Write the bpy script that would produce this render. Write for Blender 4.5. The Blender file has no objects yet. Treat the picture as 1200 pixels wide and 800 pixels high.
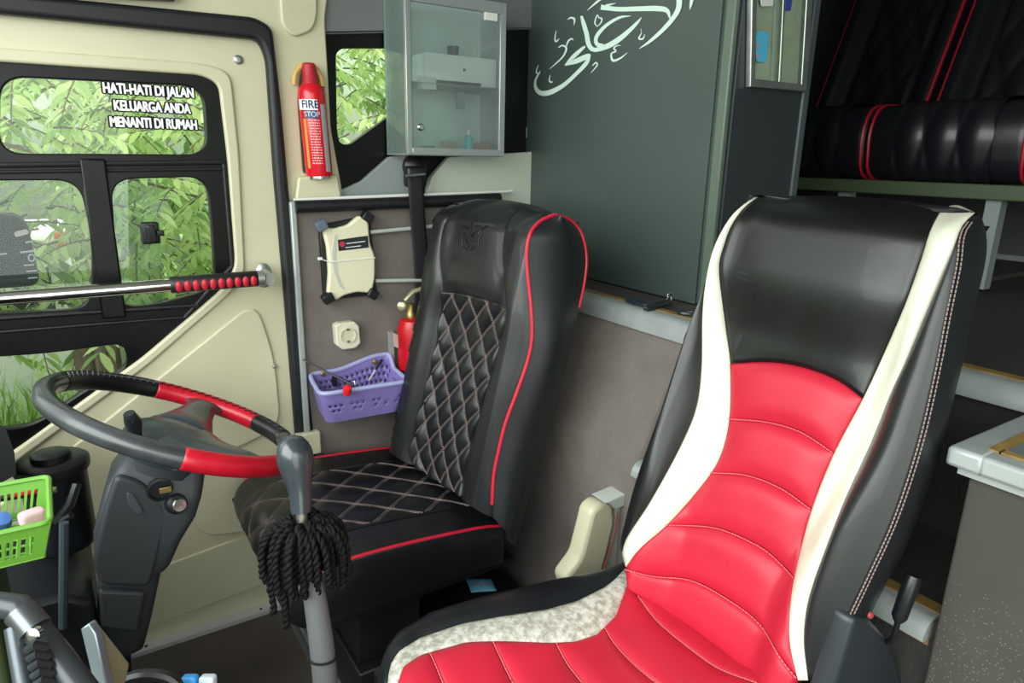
import bpy, bmesh, math, random
import numpy as np
from mathutils import Matrix, Vector
random.seed(7)
C = bpy.context.scene.collection
PI = math.pi

# ------------------------------------------------------------------ camera
F = 790.0
_V1 = np.array([1253.0, 188.0, -F]); _V1 /= np.linalg.norm(_V1)
_Vz = np.array([-60.0, -2897.0, -F]); _Vz /= np.linalg.norm(_Vz)
_Z = -_Vz; _X = _V1 - _Z*(_V1 @ _Z); _X /= np.linalg.norm(_X); _Y = np.cross(_Z, _X)
R = np.array([_X, _Y, _Z])
CAM = np.array([0.0, 0.0, 1.35])
cam = bpy.data.objects.new('camera', bpy.data.cameras.new('camera')); C.objects.link(cam)
cam.data.lens = F/1200*36; cam.data.sensor_width = 36; cam.data.clip_start = 0.02
m4 = Matrix.Identity(4)
for i in range(3):
    for j in range(3): m4[i][j] = R[i][j]
    m4[i][3] = CAM[i]
cam.matrix_world = m4
bpy.context.scene.camera = cam
# ------------------------------------------------------------------ world, sun, exposure
vs = bpy.context.scene.view_settings
vs.view_transform = 'Standard'; vs.look = 'None'; vs.gamma = 1; vs.use_curve_mapping = False
vs.exposure = 0.55
w = bpy.data.worlds.new('world'); bpy.context.scene.world = w; w.use_nodes = True
nt = w.node_tree; N = nt.nodes; LK = nt.links
bg = N['Background']; bg.inputs[1].default_value = 1.9
tc = N.new('ShaderNodeTexCoord'); sx = N.new('ShaderNodeSeparateXYZ'); LK.new(tc.outputs['Generated'], sx.inputs[0])
nz = N.new('ShaderNodeTexNoise'); nz.inputs['Scale'].default_value = 5; nz.inputs['Detail'].default_value = 6
LK.new(tc.outputs['Generated'], nz.inputs['Vector'])
ma = N.new('ShaderNodeMath'); ma.operation = 'MULTIPLY_ADD'; ma.inputs[1].default_value = 0.5
LK.new(nz.outputs['Fac'], ma.inputs[0]); LK.new(sx.outputs['Z'], ma.inputs[2])
cr = N.new('ShaderNodeValToRGB'); LK.new(ma.outputs[0], cr.inputs[0]); LK.new(cr.outputs[0], bg.inputs[0])
e = cr.color_ramp.elements
e[0].position = 0.05; e[0].color = (0.10, 0.12, 0.09, 1)
e[1].position = 0.75; e[1].color = (0.93, 1.0, 0.98, 1)
for p, c in ((0.25, (0.17, 0.2, 0.14, 1)), (0.42, (0.36, 0.43, 0.3, 1)), (0.55, (0.85, 0.92, 0.86, 1))):
    x = cr.color_ramp.elements.new(p); x.color = c
sun = bpy.data.objects.new('sun', bpy.data.lights.new('sun', 'SUN')); C.objects.link(sun)
sun.data.energy = 5.0; sun.data.angle = 0.3; sun.data.color = (1.0, 0.97, 0.88)
sun.rotation_euler = Vector((-0.25, 0.62, -0.9)).to_track_quat('-Z', 'Y').to_euler()

def area(name, loc, target, sx_, sy_, en, col=(0.95, 1, 1)):
    o = bpy.data.objects.new(name, bpy.data.lights.new(name, 'AREA')); C.objects.link(o)
    o.data.shape = 'RECTANGLE'; o.data.size = sx_; o.data.size_y = sy_; o.data.energy = en; o.data.color = col
    o.location = loc; o.rotation_euler = (Vector(target)-Vector(loc)).to_track_quat('-Z', 'Y').to_euler()
    return o
# daylight falling through the windscreen and through the open passenger entrance
area('windscreen_daylight', (-1.0, 0.45, 1.75), (1.2, 0.9, 0.7), 2.2, 1.3, 34)
area('entrance_daylight', (-0.2, -1.05, 1.3), (0.6, 1.2, 0.7), 1.2, 1.9, 13)

# ------------------------------------------------------------------ image point -> place helpers
def ray(px, py):
    px = np.asarray(px, float); py = np.asarray(py, float)
    d = np.stack([px-600, 400-py, np.full_like(px, -F)], -1) @ R.T
    return d/np.linalg.norm(d, axis=-1, keepdims=True)
def pl(px, py, n, c):
    n = np.array(n, float); d = ray(px, py)
    return CAM + d*((c - n@CAM)/(d@n))[..., None]
def onX(px, py, c): return pl(px, py, (1, 0, 0), c)
def onY(px, py, c): return pl(px, py, (0, 1, 0), c)
def onZ(px, py, c): return pl(px, py, (0, 0, 1), c)
FW = R @ np.array([0, 0, -1.0])
def dist(px, py, D):
    d = ray(px, py); return CAM + d*(D/(d@FW))[..., None]
def proj(p):
    q = (np.asarray(p, float)-CAM) @ R
    return np.stack([600+F*q[..., 0]/-q[..., 2], 400-F*q[..., 1]/-q[..., 2]], -1)
def arr(pts): return np.array(pts, float)
def cat(pts, n=40):
    """smooth resample of a polyline (Catmull-Rom, by arc length)"""
    P = arr(pts)
    if len(P) == 2: 
        t = np.linspace(0, 1, n)[:, None]; return P[0]*(1-t)+P[1]*t
    Q = np.vstack([2*P[0]-P[1], P, 2*P[-1]-P[-2]]); out = []
    for i in range(len(P)-1):
        a, b, c, d = Q[i:i+4]
        for t in np.linspace(0, 1, 12, endpoint=False):
            out.append(.5*((2*b)+(-a+c)*t+(2*a-5*b+4*c-d)*t*t+(-a+3*b-3*c+d)*t**3))
    out.append(P[-1]); out = arr(out)
    return resample(out, n)
def resample(P, n):
    P = arr(P); L = np.r_[0, np.cumsum(np.linalg.norm(np.diff(P, axis=0), axis=1))]
    t = np.linspace(0, L[-1], n)
    return np.stack([np.interp(t, L, P[:, k]) for k in range(P.shape[1])], -1)

# ------------------------------------------------------------------ materials
def lin(c):
    if isinstance(c, str):
        c = [int(c[i:i+2], 16)/255 for i in (0, 2, 4)]
    return tuple(((x/12.92) if x <= .04045 else ((x+.055)/1.055)**2.4) for x in c)+(1,)
MATS = {}
def mat(name, col, rough=.5, metal=0, bump=0, bscale=60, speck=None, vary=0, vscale=6, coat=0, spec=.5, sheen=0, stretch=None, emit=0):
    if name in MATS: return MATS[name]
    m = bpy.data.materials.new(name); m.use_nodes = True; t = m.node_tree; n = t.nodes; b = n['Principled BSDF']
    b.inputs['Base Color'].default_value = lin(col); b.inputs['Roughness'].default_value = rough
    b.inputs['Metallic'].default_value = metal; b.inputs['Specular IOR Level'].default_value = spec
    b.inputs['Coat Weight'].default_value = coat; b.inputs['Sheen Weight'].default_value = sheen
    tcn = n.new('ShaderNodeTexCoord'); vec = tcn.outputs['Object']
    if stretch:
        mp = n.new('ShaderNodeMapping'); mp.inputs['Scale'].default_value = stretch
        t.links.new(vec, mp.inputs[0]); vec = mp.outputs[0]
    if bump:
        q = n.new('ShaderNodeTexNoise'); q.inputs['Scale'].default_value = bscale; q.inputs['Detail'].default_value = 4
        bp = n.new('ShaderNodeBump'); bp.inputs['Strength'].default_value = bump; bp.inputs['Distance'].default_value = .0015
        t.links.new(vec, q.inputs['Vector']); t.links.new(q.outputs['Fac'], bp.inputs['Height']); t.links.new(bp.outputs[0], b.inputs['Normal'])
    last = None
    if vary:
        q = n.new('ShaderNodeTexNoise'); q.inputs['Scale'].default_value = vscale; q.inputs['Detail'].default_value = 5
        t.links.new(vec, q.inputs['Vector'])
        mx = n.new('ShaderNodeMix'); mx.data_type = 'RGBA'; mx.blend_type = 'MULTIPLY'
        r = n.new('ShaderNodeMapRange'); r.inputs[1].default_value = .35; r.inputs[2].default_value = .7
        r.inputs[3].default_value = 1-vary; r.inputs[4].default_value = 1+vary*.4
        t.links.new(q.outputs['Fac'], r.inputs[0]); mx.inputs[0].default_value = 1
        mx.inputs[6].default_value = lin(col); t.links.new(r.outputs[0], mx.inputs[7]); last = mx.outputs[2]
        t.links.new(last, b.inputs['Base Color'])
        rr = n.new('ShaderNodeMapRange'); rr.inputs[3].default_value = max(.03, rough-.1); rr.inputs[4].default_value = min(1, rough+.12)
        t.links.new(q.outputs['Fac'], rr.inputs[0]); t.links.new(rr.outputs[0], b.inputs['Roughness'])
    if speck:
        sc, th, sc_col = speck
        v = n.new('ShaderNodeTexVoronoi'); v.inputs['Scale'].default_value = sc; t.links.new(tcn.outputs['Object'], v.inputs['Vector'])
        cc = n.new('ShaderNodeMath'); cc.operation = 'LESS_THAN'; cc.inputs[1].default_value = th
        t.links.new(v.outputs['Distance'], cc.inputs[0])
        sep = n.new('ShaderNodeSeparateColor'); t.links.new(v.outputs['Color'], sep.inputs[0])
        g = n.new('ShaderNodeMath'); g.operation = 'GREATER_THAN'; g.inputs[1].default_value = .6; t.links.new(sep.outputs[0], g.inputs[0])
        mu = n.new('ShaderNodeMath'); mu.operation = 'MULTIPLY'; t.links.new(cc.outputs[0], mu.inputs[0]); t.links.new(g.outputs[0], mu.inputs[1])
        m2 = n.new('ShaderNodeMix'); m2.data_type = 'RGBA'; t.links.new(mu.outputs[0], m2.inputs[0])
        if last: t.links.new(last, m2.inputs[6])
        else: m2.inputs[6].default_value = lin(col)
        m2.inputs[7].default_value = lin(sc_col); t.links.new(m2.outputs[2], b.inputs['Base Color'])
    if emit:
        b.inputs['Emission Color'].default_value = lin(col); b.inputs['Emission Strength'].default_value = emit
    MATS[name] = m; return m
def glass(name, tint=(1, 1, 1), gl=.08, rough=0.0, haze=0, hazecol='dfeee8'):
    m = bpy.data.materials.new(name); m.use_nodes = True; t = m.node_tree; n = t.nodes; n.remove(n['Principled BSDF'])
    o = n['Material Output']; tr = n.new('ShaderNodeBsdfTransparent'); tr.inputs[0].default_value = (*tint, 1)
    g = n.new('ShaderNodeBsdfGlossy'); g.inputs['Roughness'].default_value = rough
    fr = n.new('ShaderNodeFresnel'); fr.inputs[0].default_value = 1.45
    mx = n.new('ShaderNodeMixShader'); t.links.new(fr.outputs[0], mx.inputs[0]); t.links.new(tr.outputs[0], mx.inputs[1]); t.links.new(g.outputs[0], mx.inputs[2])
    out = mx.outputs[0]
    if haze:
        d = n.new('ShaderNodeBsdfDiffuse'); d.inputs[0].default_value = lin(hazecol)
        m2 = n.new('ShaderNodeMixShader'); m2.inputs[0].default_value = haze
        t.links.new(out, m2.inputs[1]); t.links.new(d.outputs[0], m2.inputs[2]); out = m2.outputs[0]
    t.links.new(out, o.inputs['Surface']); return m

CREAM = mat('cream_plastic', 'cdc8aa', .38, bump=.03, bscale=140, vary=.06, vscale=5)
CREAM2 = mat('cream_vinyl', 'dfe0cc', .35, bump=.05, bscale=200, vary=.08, vscale=30)
BLACKG = mat('black_window_frame', '07080a', .35, vary=.1, spec=.3)
RUBBER = mat('black_rubber', '14171b', .5, bump=.08, bscale=90, vary=.25, vscale=12)
BLACKP = mat('black_plastic', '15171a', .4, bump=.05, bscale=200)
COLUMN = mat('dark_grey_plastic', '34383c', .5, bump=.12, bscale=500)
LEATH = mat('black_leather', '141719', .38, bump=.12, bscale=420, vary=.08, vscale=8, coat=.12)
LEATH2 = mat('black_vinyl', '171a1e', .42, bump=.1, bscale=500)
REDL = mat('red_leather', 'bf2338', .38, bump=.08, bscale=380, vary=.05, vscale=18, spec=.35)
REDP = mat('red_piping', 'c41c35', .4)
RED = mat('red_paint', 'c2101c', .3)
CARPET = mat('speckled_carpet', '746c66', .85, bump=.15, bscale=300, speck=(170, .17, '948d85'), vary=.12, vscale=14)
CARPETD = mat('speckled_carpet_dark', '45423d', .85, bump=.15, bscale=300, speck=(230, .2, '77736b'), vary=.12, vscale=14)
FLOORM = mat('floor_vinyl', '4f4741', .75, bump=.1, bscale=250, vary=.15, vscale=20, speck=(260, .2, '6b625a'))
ALU = mat('aluminium', 'b9bdbc', .38, metal=.85, vary=.12, vscale=30)
ALUP = mat('pale_metal_trim', 'a9b0ad', .4, metal=.25, vary=.1, vscale=20)
CHROME = mat('chrome', 'd8dadb', .12, metal=1)
STEEL = mat('stainless_steel', 'b4b9b9', .35, metal=.55, stretch=(4, 4, 90), vary=.08, vscale=20)
GREENP = mat('dark_green_laminate', '47544f', .42, vary=.04, vscale=2)
GREYP = mat('dark_slate_laminate', '33383d', .42)
WHITEV = mat('white_vinyl_print', 'd9efe4', .5)
WHITE = mat('white_plastic', 'e6e6e0', .4)
GREYL = mat('grey_trim', '8d9693', .5)
BRASSY = mat('worn_brass_edge', '8f7440', .5, vary=.3, vscale=40)
STITCH = mat('pale_pink_thread', '94807c', .7)
STITCHR = mat('red_thread', 'e0707a', .7)
WOOD = mat('tree_bark', '77685a', .9, bump=.6, bscale=30, vary=.4, vscale=12, stretch=(6, 6, 1))

# ------------------------------------------------------------------ mesh helpers
class MB:
    def __init__(s): s.v = []; s.f = []
    def add(s, V, Fc):
        o = len(s.v); s.v += [tuple(map(float, p)) for p in V]; s.f += [tuple(i+o for i in f) for f in Fc]; return s
    def box(s, lo, hi):
        x0, y0, z0 = lo; x1, y1, z1 = hi
        return s.add([(x0,y0,z0),(x1,y0,z0),(x1,y1,z0),(x0,y1,z0),(x0,y0,z1),(x1,y0,z1),(x1,y1,z1),(x0,y1,z1)],
              [(0,3,2,1),(4,5,6,7),(0,1,5,4),(1,2,6,5),(2,3,7,6),(3,0,4,7)])
    def obox(s, c, u, v, n, a, b, h):
        c = arr(c); u, v, n = [arr(k)/np.linalg.norm(k) for k in (u, v, n)]
        P = [c+u*a*i/2+v*b*j/2+n*h*k/2 for k in (-1, 1) for i, j in ((-1,-1),(1,-1),(1,1),(-1,1))]
        return s.add(P, [(0,3,2,1),(4,5,6,7),(0,1,5,4),(1,2,6,5),(2,3,7,6),(3,0,4,7)])
    def tube(s, path, r, n=10, close=False, caps=True, flat=None):
        P = arr(path); m = len(P); rr = np.full(m, r, float) if np.isscalar(r) else np.interp(np.linspace(0, 1, m), np.linspace(0, 1, len(r)), r)
        T = np.gradient(P, axis=0) if not close else np.roll(P, -1, 0)-np.roll(P, 1, 0)
        T /= np.linalg.norm(T, axis=1, keepdims=True)+1e-12
        a = arr((0, 0, 1)) if abs(T[0][2]) < .9 else arr((1, 0, 0))
        V = []
        for i in range(m):
            a = a - T[i]*(a@T[i]); a /= np.linalg.norm(a); b = np.cross(T[i], a)
            for k in range(n):
                th = 2*PI*k/n; V.append(P[i]+rr[i]*(math.cos(th)*a+math.sin(th)*b))
        Fc = []
        for i in range(m if close else m-1):
            j = (i+1) % m
            for k in range(n): Fc.append((i*n+k, i*n+(k+1) % n, j*n+(k+1) % n, j*n+k))
        if caps and not close: Fc += [tuple(range(n-1, -1, -1)), tuple((m-1)*n+k for k in range(n))]
        return s.add(V, Fc)
    def lathe(s, prof, o, ax=(0, 0, 1), n=28, sx=1, sy=1, ux=None):
        ax = arr(ax)/np.linalg.norm(ax); u = arr(ux) if ux is not None else (arr((1, 0, 0)) if abs(ax[0]) < .9 else arr((0, 1, 0)))
        u = u-ax*(u@ax); u /= np.linalg.norm(u); v = np.cross(ax, u); V = []
        for r, h in prof:
            for k in range(n):
                th = 2*PI*k/n; V.append(arr(o)+ax*h+u*r*sx*math.cos(th)+v*r*sy*math.sin(th))
        Fc = [(i*n+k, i*n+(k+1) % n, (i+1)*n+(k+1) % n, (i+1)*n+k) for i in range(len(prof)-1) for k in range(n)]
        Fc += [tuple(range(n-1, -1, -1)), tuple((len(prof)-1)*n+k for k in range(n))]
        return s.add(V, Fc)
    def grid(s, G, flip=False, closeu=False):
        G = arr(G); a, b = G.shape[:2]; Fc = []
        for i in range(a-1):
            for j in range(b if closeu else b-1):
                k = (j+1) % b; q = (i*b+j, i*b+k, (i+1)*b+k, (i+1)*b+j); Fc.append(q[::-1] if flip else q)
        return s.add(G.reshape(-1, 3), Fc)
    def loft(s, secs, caps=True):
        G = arr(secs); a, b = G.shape[:2]
        Fc = [(i*b+j, i*b+(j+1) % b, (i+1)*b+(j+1) % b, (i+1)*b+j) for i in range(a-1) for j in range(b)]
        if caps: Fc += [tuple(range(b-1, -1, -1)), tuple((a-1)*b+k for k in range(b))]
        return s.add(G.reshape(-1, 3), Fc)
    def prism(s, poly, d):
        P = arr(poly); d = arr(d); n = len(P)
        return s.add(np.vstack([P, P+d]), [tuple(range(n-1, -1, -1)), tuple(range(n, 2*n))]+[(i, (i+1) % n, n+(i+1) % n, n+i) for i in range(n)])

def wloc(p):
    v = Vector((0, 0, 0))
    while p: v += p.location; p = p.parent
    return v
def obj(name, mb, m, parent=None, smooth=True, ang=40, bevel=0, solid=0, sub=0, loc=None, bseg=2):
    """one mesh object; the mesh is given in world coordinates. loc: its origin when it is top level"""
    me = bpy.data.meshes.new(name)
    if isinstance(mb, MB): me.from_pydata(mb.v, [], mb.f)
    else: me = mb; me.name = name
    o = bpy.data.objects.new(name, me); C.objects.link(o)
    off = wloc(parent) if parent else Vector(loc if loc is not None else (0, 0, 0))
    if parent: o.parent = parent
    else: o.location = off
    me.transform(Matrix.Translation(-off))
    bm = bmesh.new(); bm.from_mesh(me); bmesh.ops.recalc_face_normals(bm, faces=bm.faces); bm.to_mesh(me); bm.free()
    if m: me.materials.clear(); me.materials.append(m)
    if smooth:
        me.polygons.foreach_set('use_smooth', [True]*len(me.polygons))
        if ang: me.set_sharp_from_angle(angle=math.radians(ang))
    if solid:
        d = o.modifiers.new('solid', 'SOLIDIFY'); d.thickness = solid; d.offset = 0
    if bevel:
        d = o.modifiers.new('bevel', 'BEVEL'); d.width = bevel; d.segments = bseg; d.limit_method = 'ANGLE'; d.angle_limit = math.radians(35); d.harden_normals = False
    if sub:
        d = o.modifiers.new('sub', 'SUBSURF'); d.levels = sub; d.render_levels = sub
    return o
def tag(o, label=None, cat_=None, group=None, kind=None):
    if label: o['label'] = label
    if cat_: o['category'] = cat_
    if group: o['group'] = group
    if kind: o['kind'] = kind
    return o
def thing(name, loc, label, cat_, group=None):
    o = bpy.data.objects.new(name, None); C.objects.link(o); o.location = tuple(map(float, loc)); o.empty_display_size = .05
    return tag(o, label, cat_, group)
def struct(o): o['kind'] = 'structure'; return o
def deep(o): return o

def rnd(poly, r=.03, n=5):
    P = arr(poly); out = []
    for i in range(len(P)):
        a, b, c = P[i-1], P[i], P[(i+1) % len(P)]
        la, lc = np.linalg.norm(a-b), np.linalg.norm(c-b); rr = min(r if np.isscalar(r) else r[i], la*.48, lc*.48)
        p0 = b+(a-b)/la*rr; p1 = b+(c-b)/lc*rr
        for t in np.linspace(0, 1, n+1): out.append((1-t)**2*p0+2*t*(1-t)*b+t*t*p1)
    return arr(out)
def plate_mesh(outer, holes, o, u, v, n, th, bev=.0, res=2):
    """flat plate with holes: 2d loops in frame (o,u,v), thickness th along n (from 0 to th)"""
    cu = bpy.data.curves.new('tmp', 'CURVE'); cu.dimensions = '2D'; cu.fill_mode = 'BOTH'
    cu.extrude = max(th/2-bev, 1e-5); cu.bevel_depth = bev; cu.bevel_resolution = res; cu.offset = -bev
    for loop in [outer]+list(holes):
        sp = cu.splines.new('POLY'); sp.points.add(len(loop)-1); sp.use_cyclic_u = True
        for k, p in enumerate(loop): sp.points[k].co = (float(p[0]), float(p[1]), 0, 1)
    t = bpy.data.objects.new('tmp', cu); C.objects.link(t)
    dg = bpy.context.evaluated_depsgraph_get(); dg.update()
    me = bpy.data.meshes.new_from_object(t.evaluated_get(dg)); bpy.data.objects.remove(t); bpy.data.curves.remove(cu)
    u, v, n, o = map(arr, (u, v, n, o)); M = Matrix.Identity(4); oc = o+n*th/2
    for i in range(3): M[i][0], M[i][1], M[i][2], M[i][3] = u[i], v[i], n[i], oc[i]
    me.transform(M); return me
def plateY(pxs, Y, th, holes=(), r=.02, hr=.02, bev=0, rn=5):
    """plate standing at Y (front face at Y, thickness away from the cabin), outline given as image points"""
    def cv(ps): P = arr(ps); q = onY(P[:, 0], P[:, 1], Y); return q[:, [0, 2]]
    ho = []
    for k, h in enumerate(holes):
        ho.append(rnd(cv(h), hr, rn))
    return plate_mesh(rnd(cv(pxs), r, rn), ho, (0, Y, 0), (1, 0, 0), (0, 0, 1), (0, 1, 0), th, bev)
def plateX(pts, X, th, holes=(), r=0, bev=0):
    return plate_mesh(rnd(pts, r) if r else arr(pts), [rnd(h, r) if r else h for h in holes], (X, 0, 0), (0, 1, 0), (0, 0, 1), (1, 0, 0), th, bev)
def px2X(ps, X): P = arr(ps); return onX(P[:, 0], P[:, 1], X)[:, [1, 2]]
def text_mesh(s, size, o, u, v, th=.0006, offset=0, align='CENTER', shear=0, sx_=1):
    cu = bpy.data.curves.new('t', 'FONT'); cu.body = s; cu.size = size; cu.extrude = th/2; cu.offset = offset; cu.align_x = align; cu.align_y = 'CENTER'; cu.shear = shear
    t = bpy.data.objects.new('tmp', cu); C.objects.link(t); dg = bpy.context.evaluated_depsgraph_get(); dg.update()
    me = bpy.data.meshes.new_from_object(t.evaluated_get(dg)); bpy.data.objects.remove(t)
    u = arr(u)/np.linalg.norm(u); v = arr(v); v = v-u*(v@u); v /= np.linalg.norm(v); n = np.cross(u, v)
    M = Matrix.Identity(4)
    for i in range(3): M[i][0], M[i][1], M[i][2], M[i][3] = u[i]*sx_, v[i], n[i], o[i]
    me.transform(M); return me
def join_mesh(name, meshes):
    mb = MB()
    for me in meshes: mb.add([v.co for v in me.vertices], [tuple(p.vertices) for p in me.polygons])
    return mb
def pill(c, u, v, n, a, b, h, r=None, seg=5):
    """rounded-rectangle block loft"""
    c, u, v, n = map(arr, (c, u, v, n)); r = r or min(a, b)*.25
    loop = rnd([(-a/2,-b/2),(a/2,-b/2),(a/2,b/2),(-a/2,b/2)], r, seg)
    e_ = min(h*.3, r*.6)
    S = []
    for hh, k in ((-h/2, 1), (h/2-e_, 1), (h/2-e_*.3, 1-e_*.6/max(a, b)*1.2), (h/2, 1-e_*2/max(a, b))):
        S.append([c+u*p[0]*k+v*p[1]*k+n*hh for p in loop])
    return S
UP = (0, 0, 1); XA = (1, 0, 0); YA = (0, 1, 0); NY = (0, -1, 0); NX = (-1, 0, 0)

# ================================================================== THE SETTING
# floor of the cab, aisle, decks
struct(obj('floor', MB().box((-1.0, -1.2, -.06), (1.1, 1.96, 0)), FLOORM))
# deck riser behind the driver (slopes forward going down), returns along the aisle
ribs = MB()
Yc = 1.0
prof = [(1.12, .985), (.985, .69), (.97, 0)]
mb = MB()
mb.prism([(1.12, Yc, .975), (.995, Yc, .69), (.985, Yc, 0), (3.2, Yc, 0), (3.2, Yc, .975)], (0, 1.98-Yc, 0))
struct(obj('wall_back', mb, CARPET, bevel=.012))
struct(tag(obj('deck_floor', MB().box((1.12, Yc-.01, .975), (5, 2.0, 1.0)), CARPETD)))
mb = MB().prism([(1.0, 0, 0), (1.0, 0, .70), (1.28, 0, .70), (1.28, 0, .985), (5, 0, .985), (5, 0, 0)], (0, Yc, 0))
mb.v = [(a, min(b, Yc-.003) if b > .5 else .36, c) for a, b, c in mb.v]
struct(obj('aisle_steps', mb, mat('aisle_carpet', '34322f', .9, bump=.2, bscale=120, vary=.3, vscale=25, stretch=(1, 8, 1))))
mb = MB().prism([(.975, .36, .0), (.985, .36, .975), (5, .36, .975), (5, .36, 0)], (0, -1.5, 0))
struct(obj('side_platform', mb, CARPETD, bevel=.004))
# bodywork closing the cabin
struct(obj('ceiling', MB().box((-.7, -1.25, 2.25), (5, 2.0, 2.3)), mat('ceiling_lining', '9c9a90', .8)))
struct(obj('wall_rear', MB().box((5, -1.3, 0), (5.05, 2.0, 2.3)), mat('dark_lining', '2b2c2d', .8)))
mb = MB().box((.9, -1.25, 0), (5, -1.2, 1.1)).box((.9, -1.25, 1.95), (5, -1.2, 2.25)).box((1.5, -1.25, 1.1), (1.62, -1.2, 1.95)).box((4.5, -1.25, 1.1), (5, -1.2, 1.95))
struct(obj('wall_right', mb, mat('dark_lining2', '4a4a48', .8)))
struct(obj('wall_left_rear', MB().box((1.3, 1.985, 0), (5, 2.03, 2.3)), mat('dark_lining', '2b2c2d', .8)))
struct(obj('window_3', MB().box((1.62, -1.235, 1.1), (4.5, -1.23, 1.95)), glass('tinted_glass', (.8, .85, .82))))  # unseen window, enlarged and lightly tinted to let more daylight reach the rear
# aluminium edge trims
def trimX(name, X, Z, y0, y1, w_=.05, h_=.03, m=ALUP, edge=True):
    """rounded aluminium nosing along Y with a brass-coloured insert strip"""
    P = []
    for a in np.linspace(0, PI/2, 7): P.append((X-h_*.9*math.sin(a)-.0, Z-.0+h_*.0+(.006)*math.cos(a)-h_*(1-math.cos(a))*.9))
    sec = [(X+w_, Z-.001), (X+w_, Z+.004), (X+.012, Z+.006)]+[(a, b) for a, b in P]+[(X-h_*.6, Z-h_*1.0), (X+.004, Z-h_)]
    o = obj(name, MB().loft([[(a, y, b) for a, b in sec] for y in (y0, y1)]), m)
    struct(o)
    if edge:
        obj('insert_strip', MB().box((X+.014, y0, Z+.003), (X+w_-.002, y1, Z+.008)), BRASSY, o)
        obj('lower_bead', MB().box((X-.005, y0, Z-h_-.012), (X+.006, y1, Z-h_+.001)), BRASSY, o)
    return o
trimX('trim_1', 1.135, 1.0, Yc-.01, 1.95, .035, .042)
trimX('trim_2', 1.0, .70, .37, Yc-.004, .04, .028)
trimX('trim_3', 1.29, 1.0, .37, Yc-.02, .04, .035)
# platform trim: wraps the near corner of the side platform
o = struct(obj('trim_4', MB().box((.950, .335, .962), (5, .380, .990)).box((.950, -1.1, .962), (.985, .34, .990)), ALUP, bevel=.006))
obj('insert_strip', MB().box((.984, .330, .986), (5, .345, .9915)).box((.984, -1.1, .986), (.998, .332, .9915)), BRASSY, o)
obj('platform_mat', MB().box((.998, -1.1, .984), (5, .330, .9905)), mat('blue_grey_carpet', '5d6468', .8, bump=.2, bscale=120), o)
obj('lower_lip', MB().box((.966, -1.1, .950), (.985, .368, .958)), ALUP, o)
# floor edge strips
o = struct(obj('trim_5', MB().box((-.6, 1.862, 0), (.41, 1.899, .012)), mat('pale_floor_track', 'c9cccb', .45, metal=.3)))
for x in (.03, .34):
    p = arr((x, 1.88, .012)); obj('rivet', MB().lathe([(.004, 0), (.004, .002), (0.001, .003)], p, UP, 10), BLACKP, o)
# seat platform of driver with ribbed edge
struct(obj('seat_platform', MB().box((.42, 1.0, .0), (.99, 1.94, .05)), FLOORM))
o = struct(obj('trim_6', MB().box((.40, 1.0, .0), (.425, 1.94, .055)).box((.40, 1.0, .05), (.46, 1.94, .056)), mat('ribbed_aluminium', 'a9adac', .4, metal=.7)))
mb = MB()
for k in range(5): mb.box((.408+k*.01, 1.0, .055), (.412+k*.01, 1.94, .059))
obj('anti_slip_ribs', mb, ALU, o)

# ---- left wall: door
YD = 1.90
seal_out = [(-160, -22), (296, 22), (316, 34), (326, 120), (346, 345), (366, 512), (384, 780), (-160, 1010)]
seal_in = [(-160, 3), (300, 48), (309, 70), (318, 200), (331, 350), (344, 510), (362, 770), (-160, 990)]
def Yarr(ps, Y=YD): P = arr(ps); return onY(P[:, 0], P[:, 1], Y)
blk = [(-160, 62), (236, 88), (256, 98), (266, 180), (276, 312), (262, 337), (168, 418), (18, 527), (-160, 640)]
dpoly = [(-160, 1), (304, 40), (312, 70), (321, 200), (334, 350), (347, 510), (366, 790), (-160, 1000)]
door = struct(obj('door_1', plateY(dpoly, YD, .035, [blk], r=.01, hr=.03, bev=.004), CREAM))
# raised lower moulding of the door: a lighter triangular swell under the window diagonal and a pocket
def swellY(name, pxs, Y, h, m, parent, r=.03, bev=.008):
    return obj(name, plateY(pxs, Y-h, h+.002, r=r, bev=min(bev, h*.48)), m, parent)
swellY('window_surround', [(-160, 55), (250, 72), (284, 84), (290, 180), (302, 332), (262, 360), (168, 438), (20, 545), (-160, 668)][::1], YD, .0, CREAM, door) if False else None
fr = obj('window_surround', plate_mesh(rnd(onY(*arr([(-160, 44), (236, 74), (270, 84), (280, 180), (287, 322), (268, 345), (170, 430), (18, 541), (-160, 656)]).T, YD)[:, [0, 2]], .04),
      [rnd(onY(*arr(blk).T, YD)[:, [0, 2]], .03)], (0, YD-.008, 0), XA, UP, YA, .012, .0055), CREAM, door)
swellY('door_swell', [(300, 352), (322, 420), (330, 500), (205, 560), (90, 640), (-100, 760), (-100, 668), (40, 560), (180, 448)], YD, .009, CREAM, door, r=.06, bev=.0045)
swellY('door_pocket', [(236, 505), (300, 545), (312, 600), (300, 622), (240, 628), (225, 610)], YD-.008, .006, CREAM, door, r=.04, bev=.003)
swellY('lower_swell', [(120, 690), (335, 610), (340, 672), (175, 735), (120, 752)], YD, .006, CREAM, door, r=.03, bev=.003)
p = onY(279, 70, YD)
o = obj('screw_cap', MB().lathe([(.011, 0), (.011, .004), (.007, .007), (.003, .007)], p, NY, 18), ALU, door)
p = onY(320, 428, YD)
obj('door_pin', MB().lathe([(.006, 0), (.006, .012), (.004, .016), (.001, .017)], p, NY, 14), ALU, door)
p = onY(238, 655, YD); q = onY(281, 583, YD-.03)
obj('inner_handle', MB().tube([q+(-.02, 0, -.004), q, q+(.02, 0, .008)], [.006, .009, .006], 8), BLACKP, door)
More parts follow.
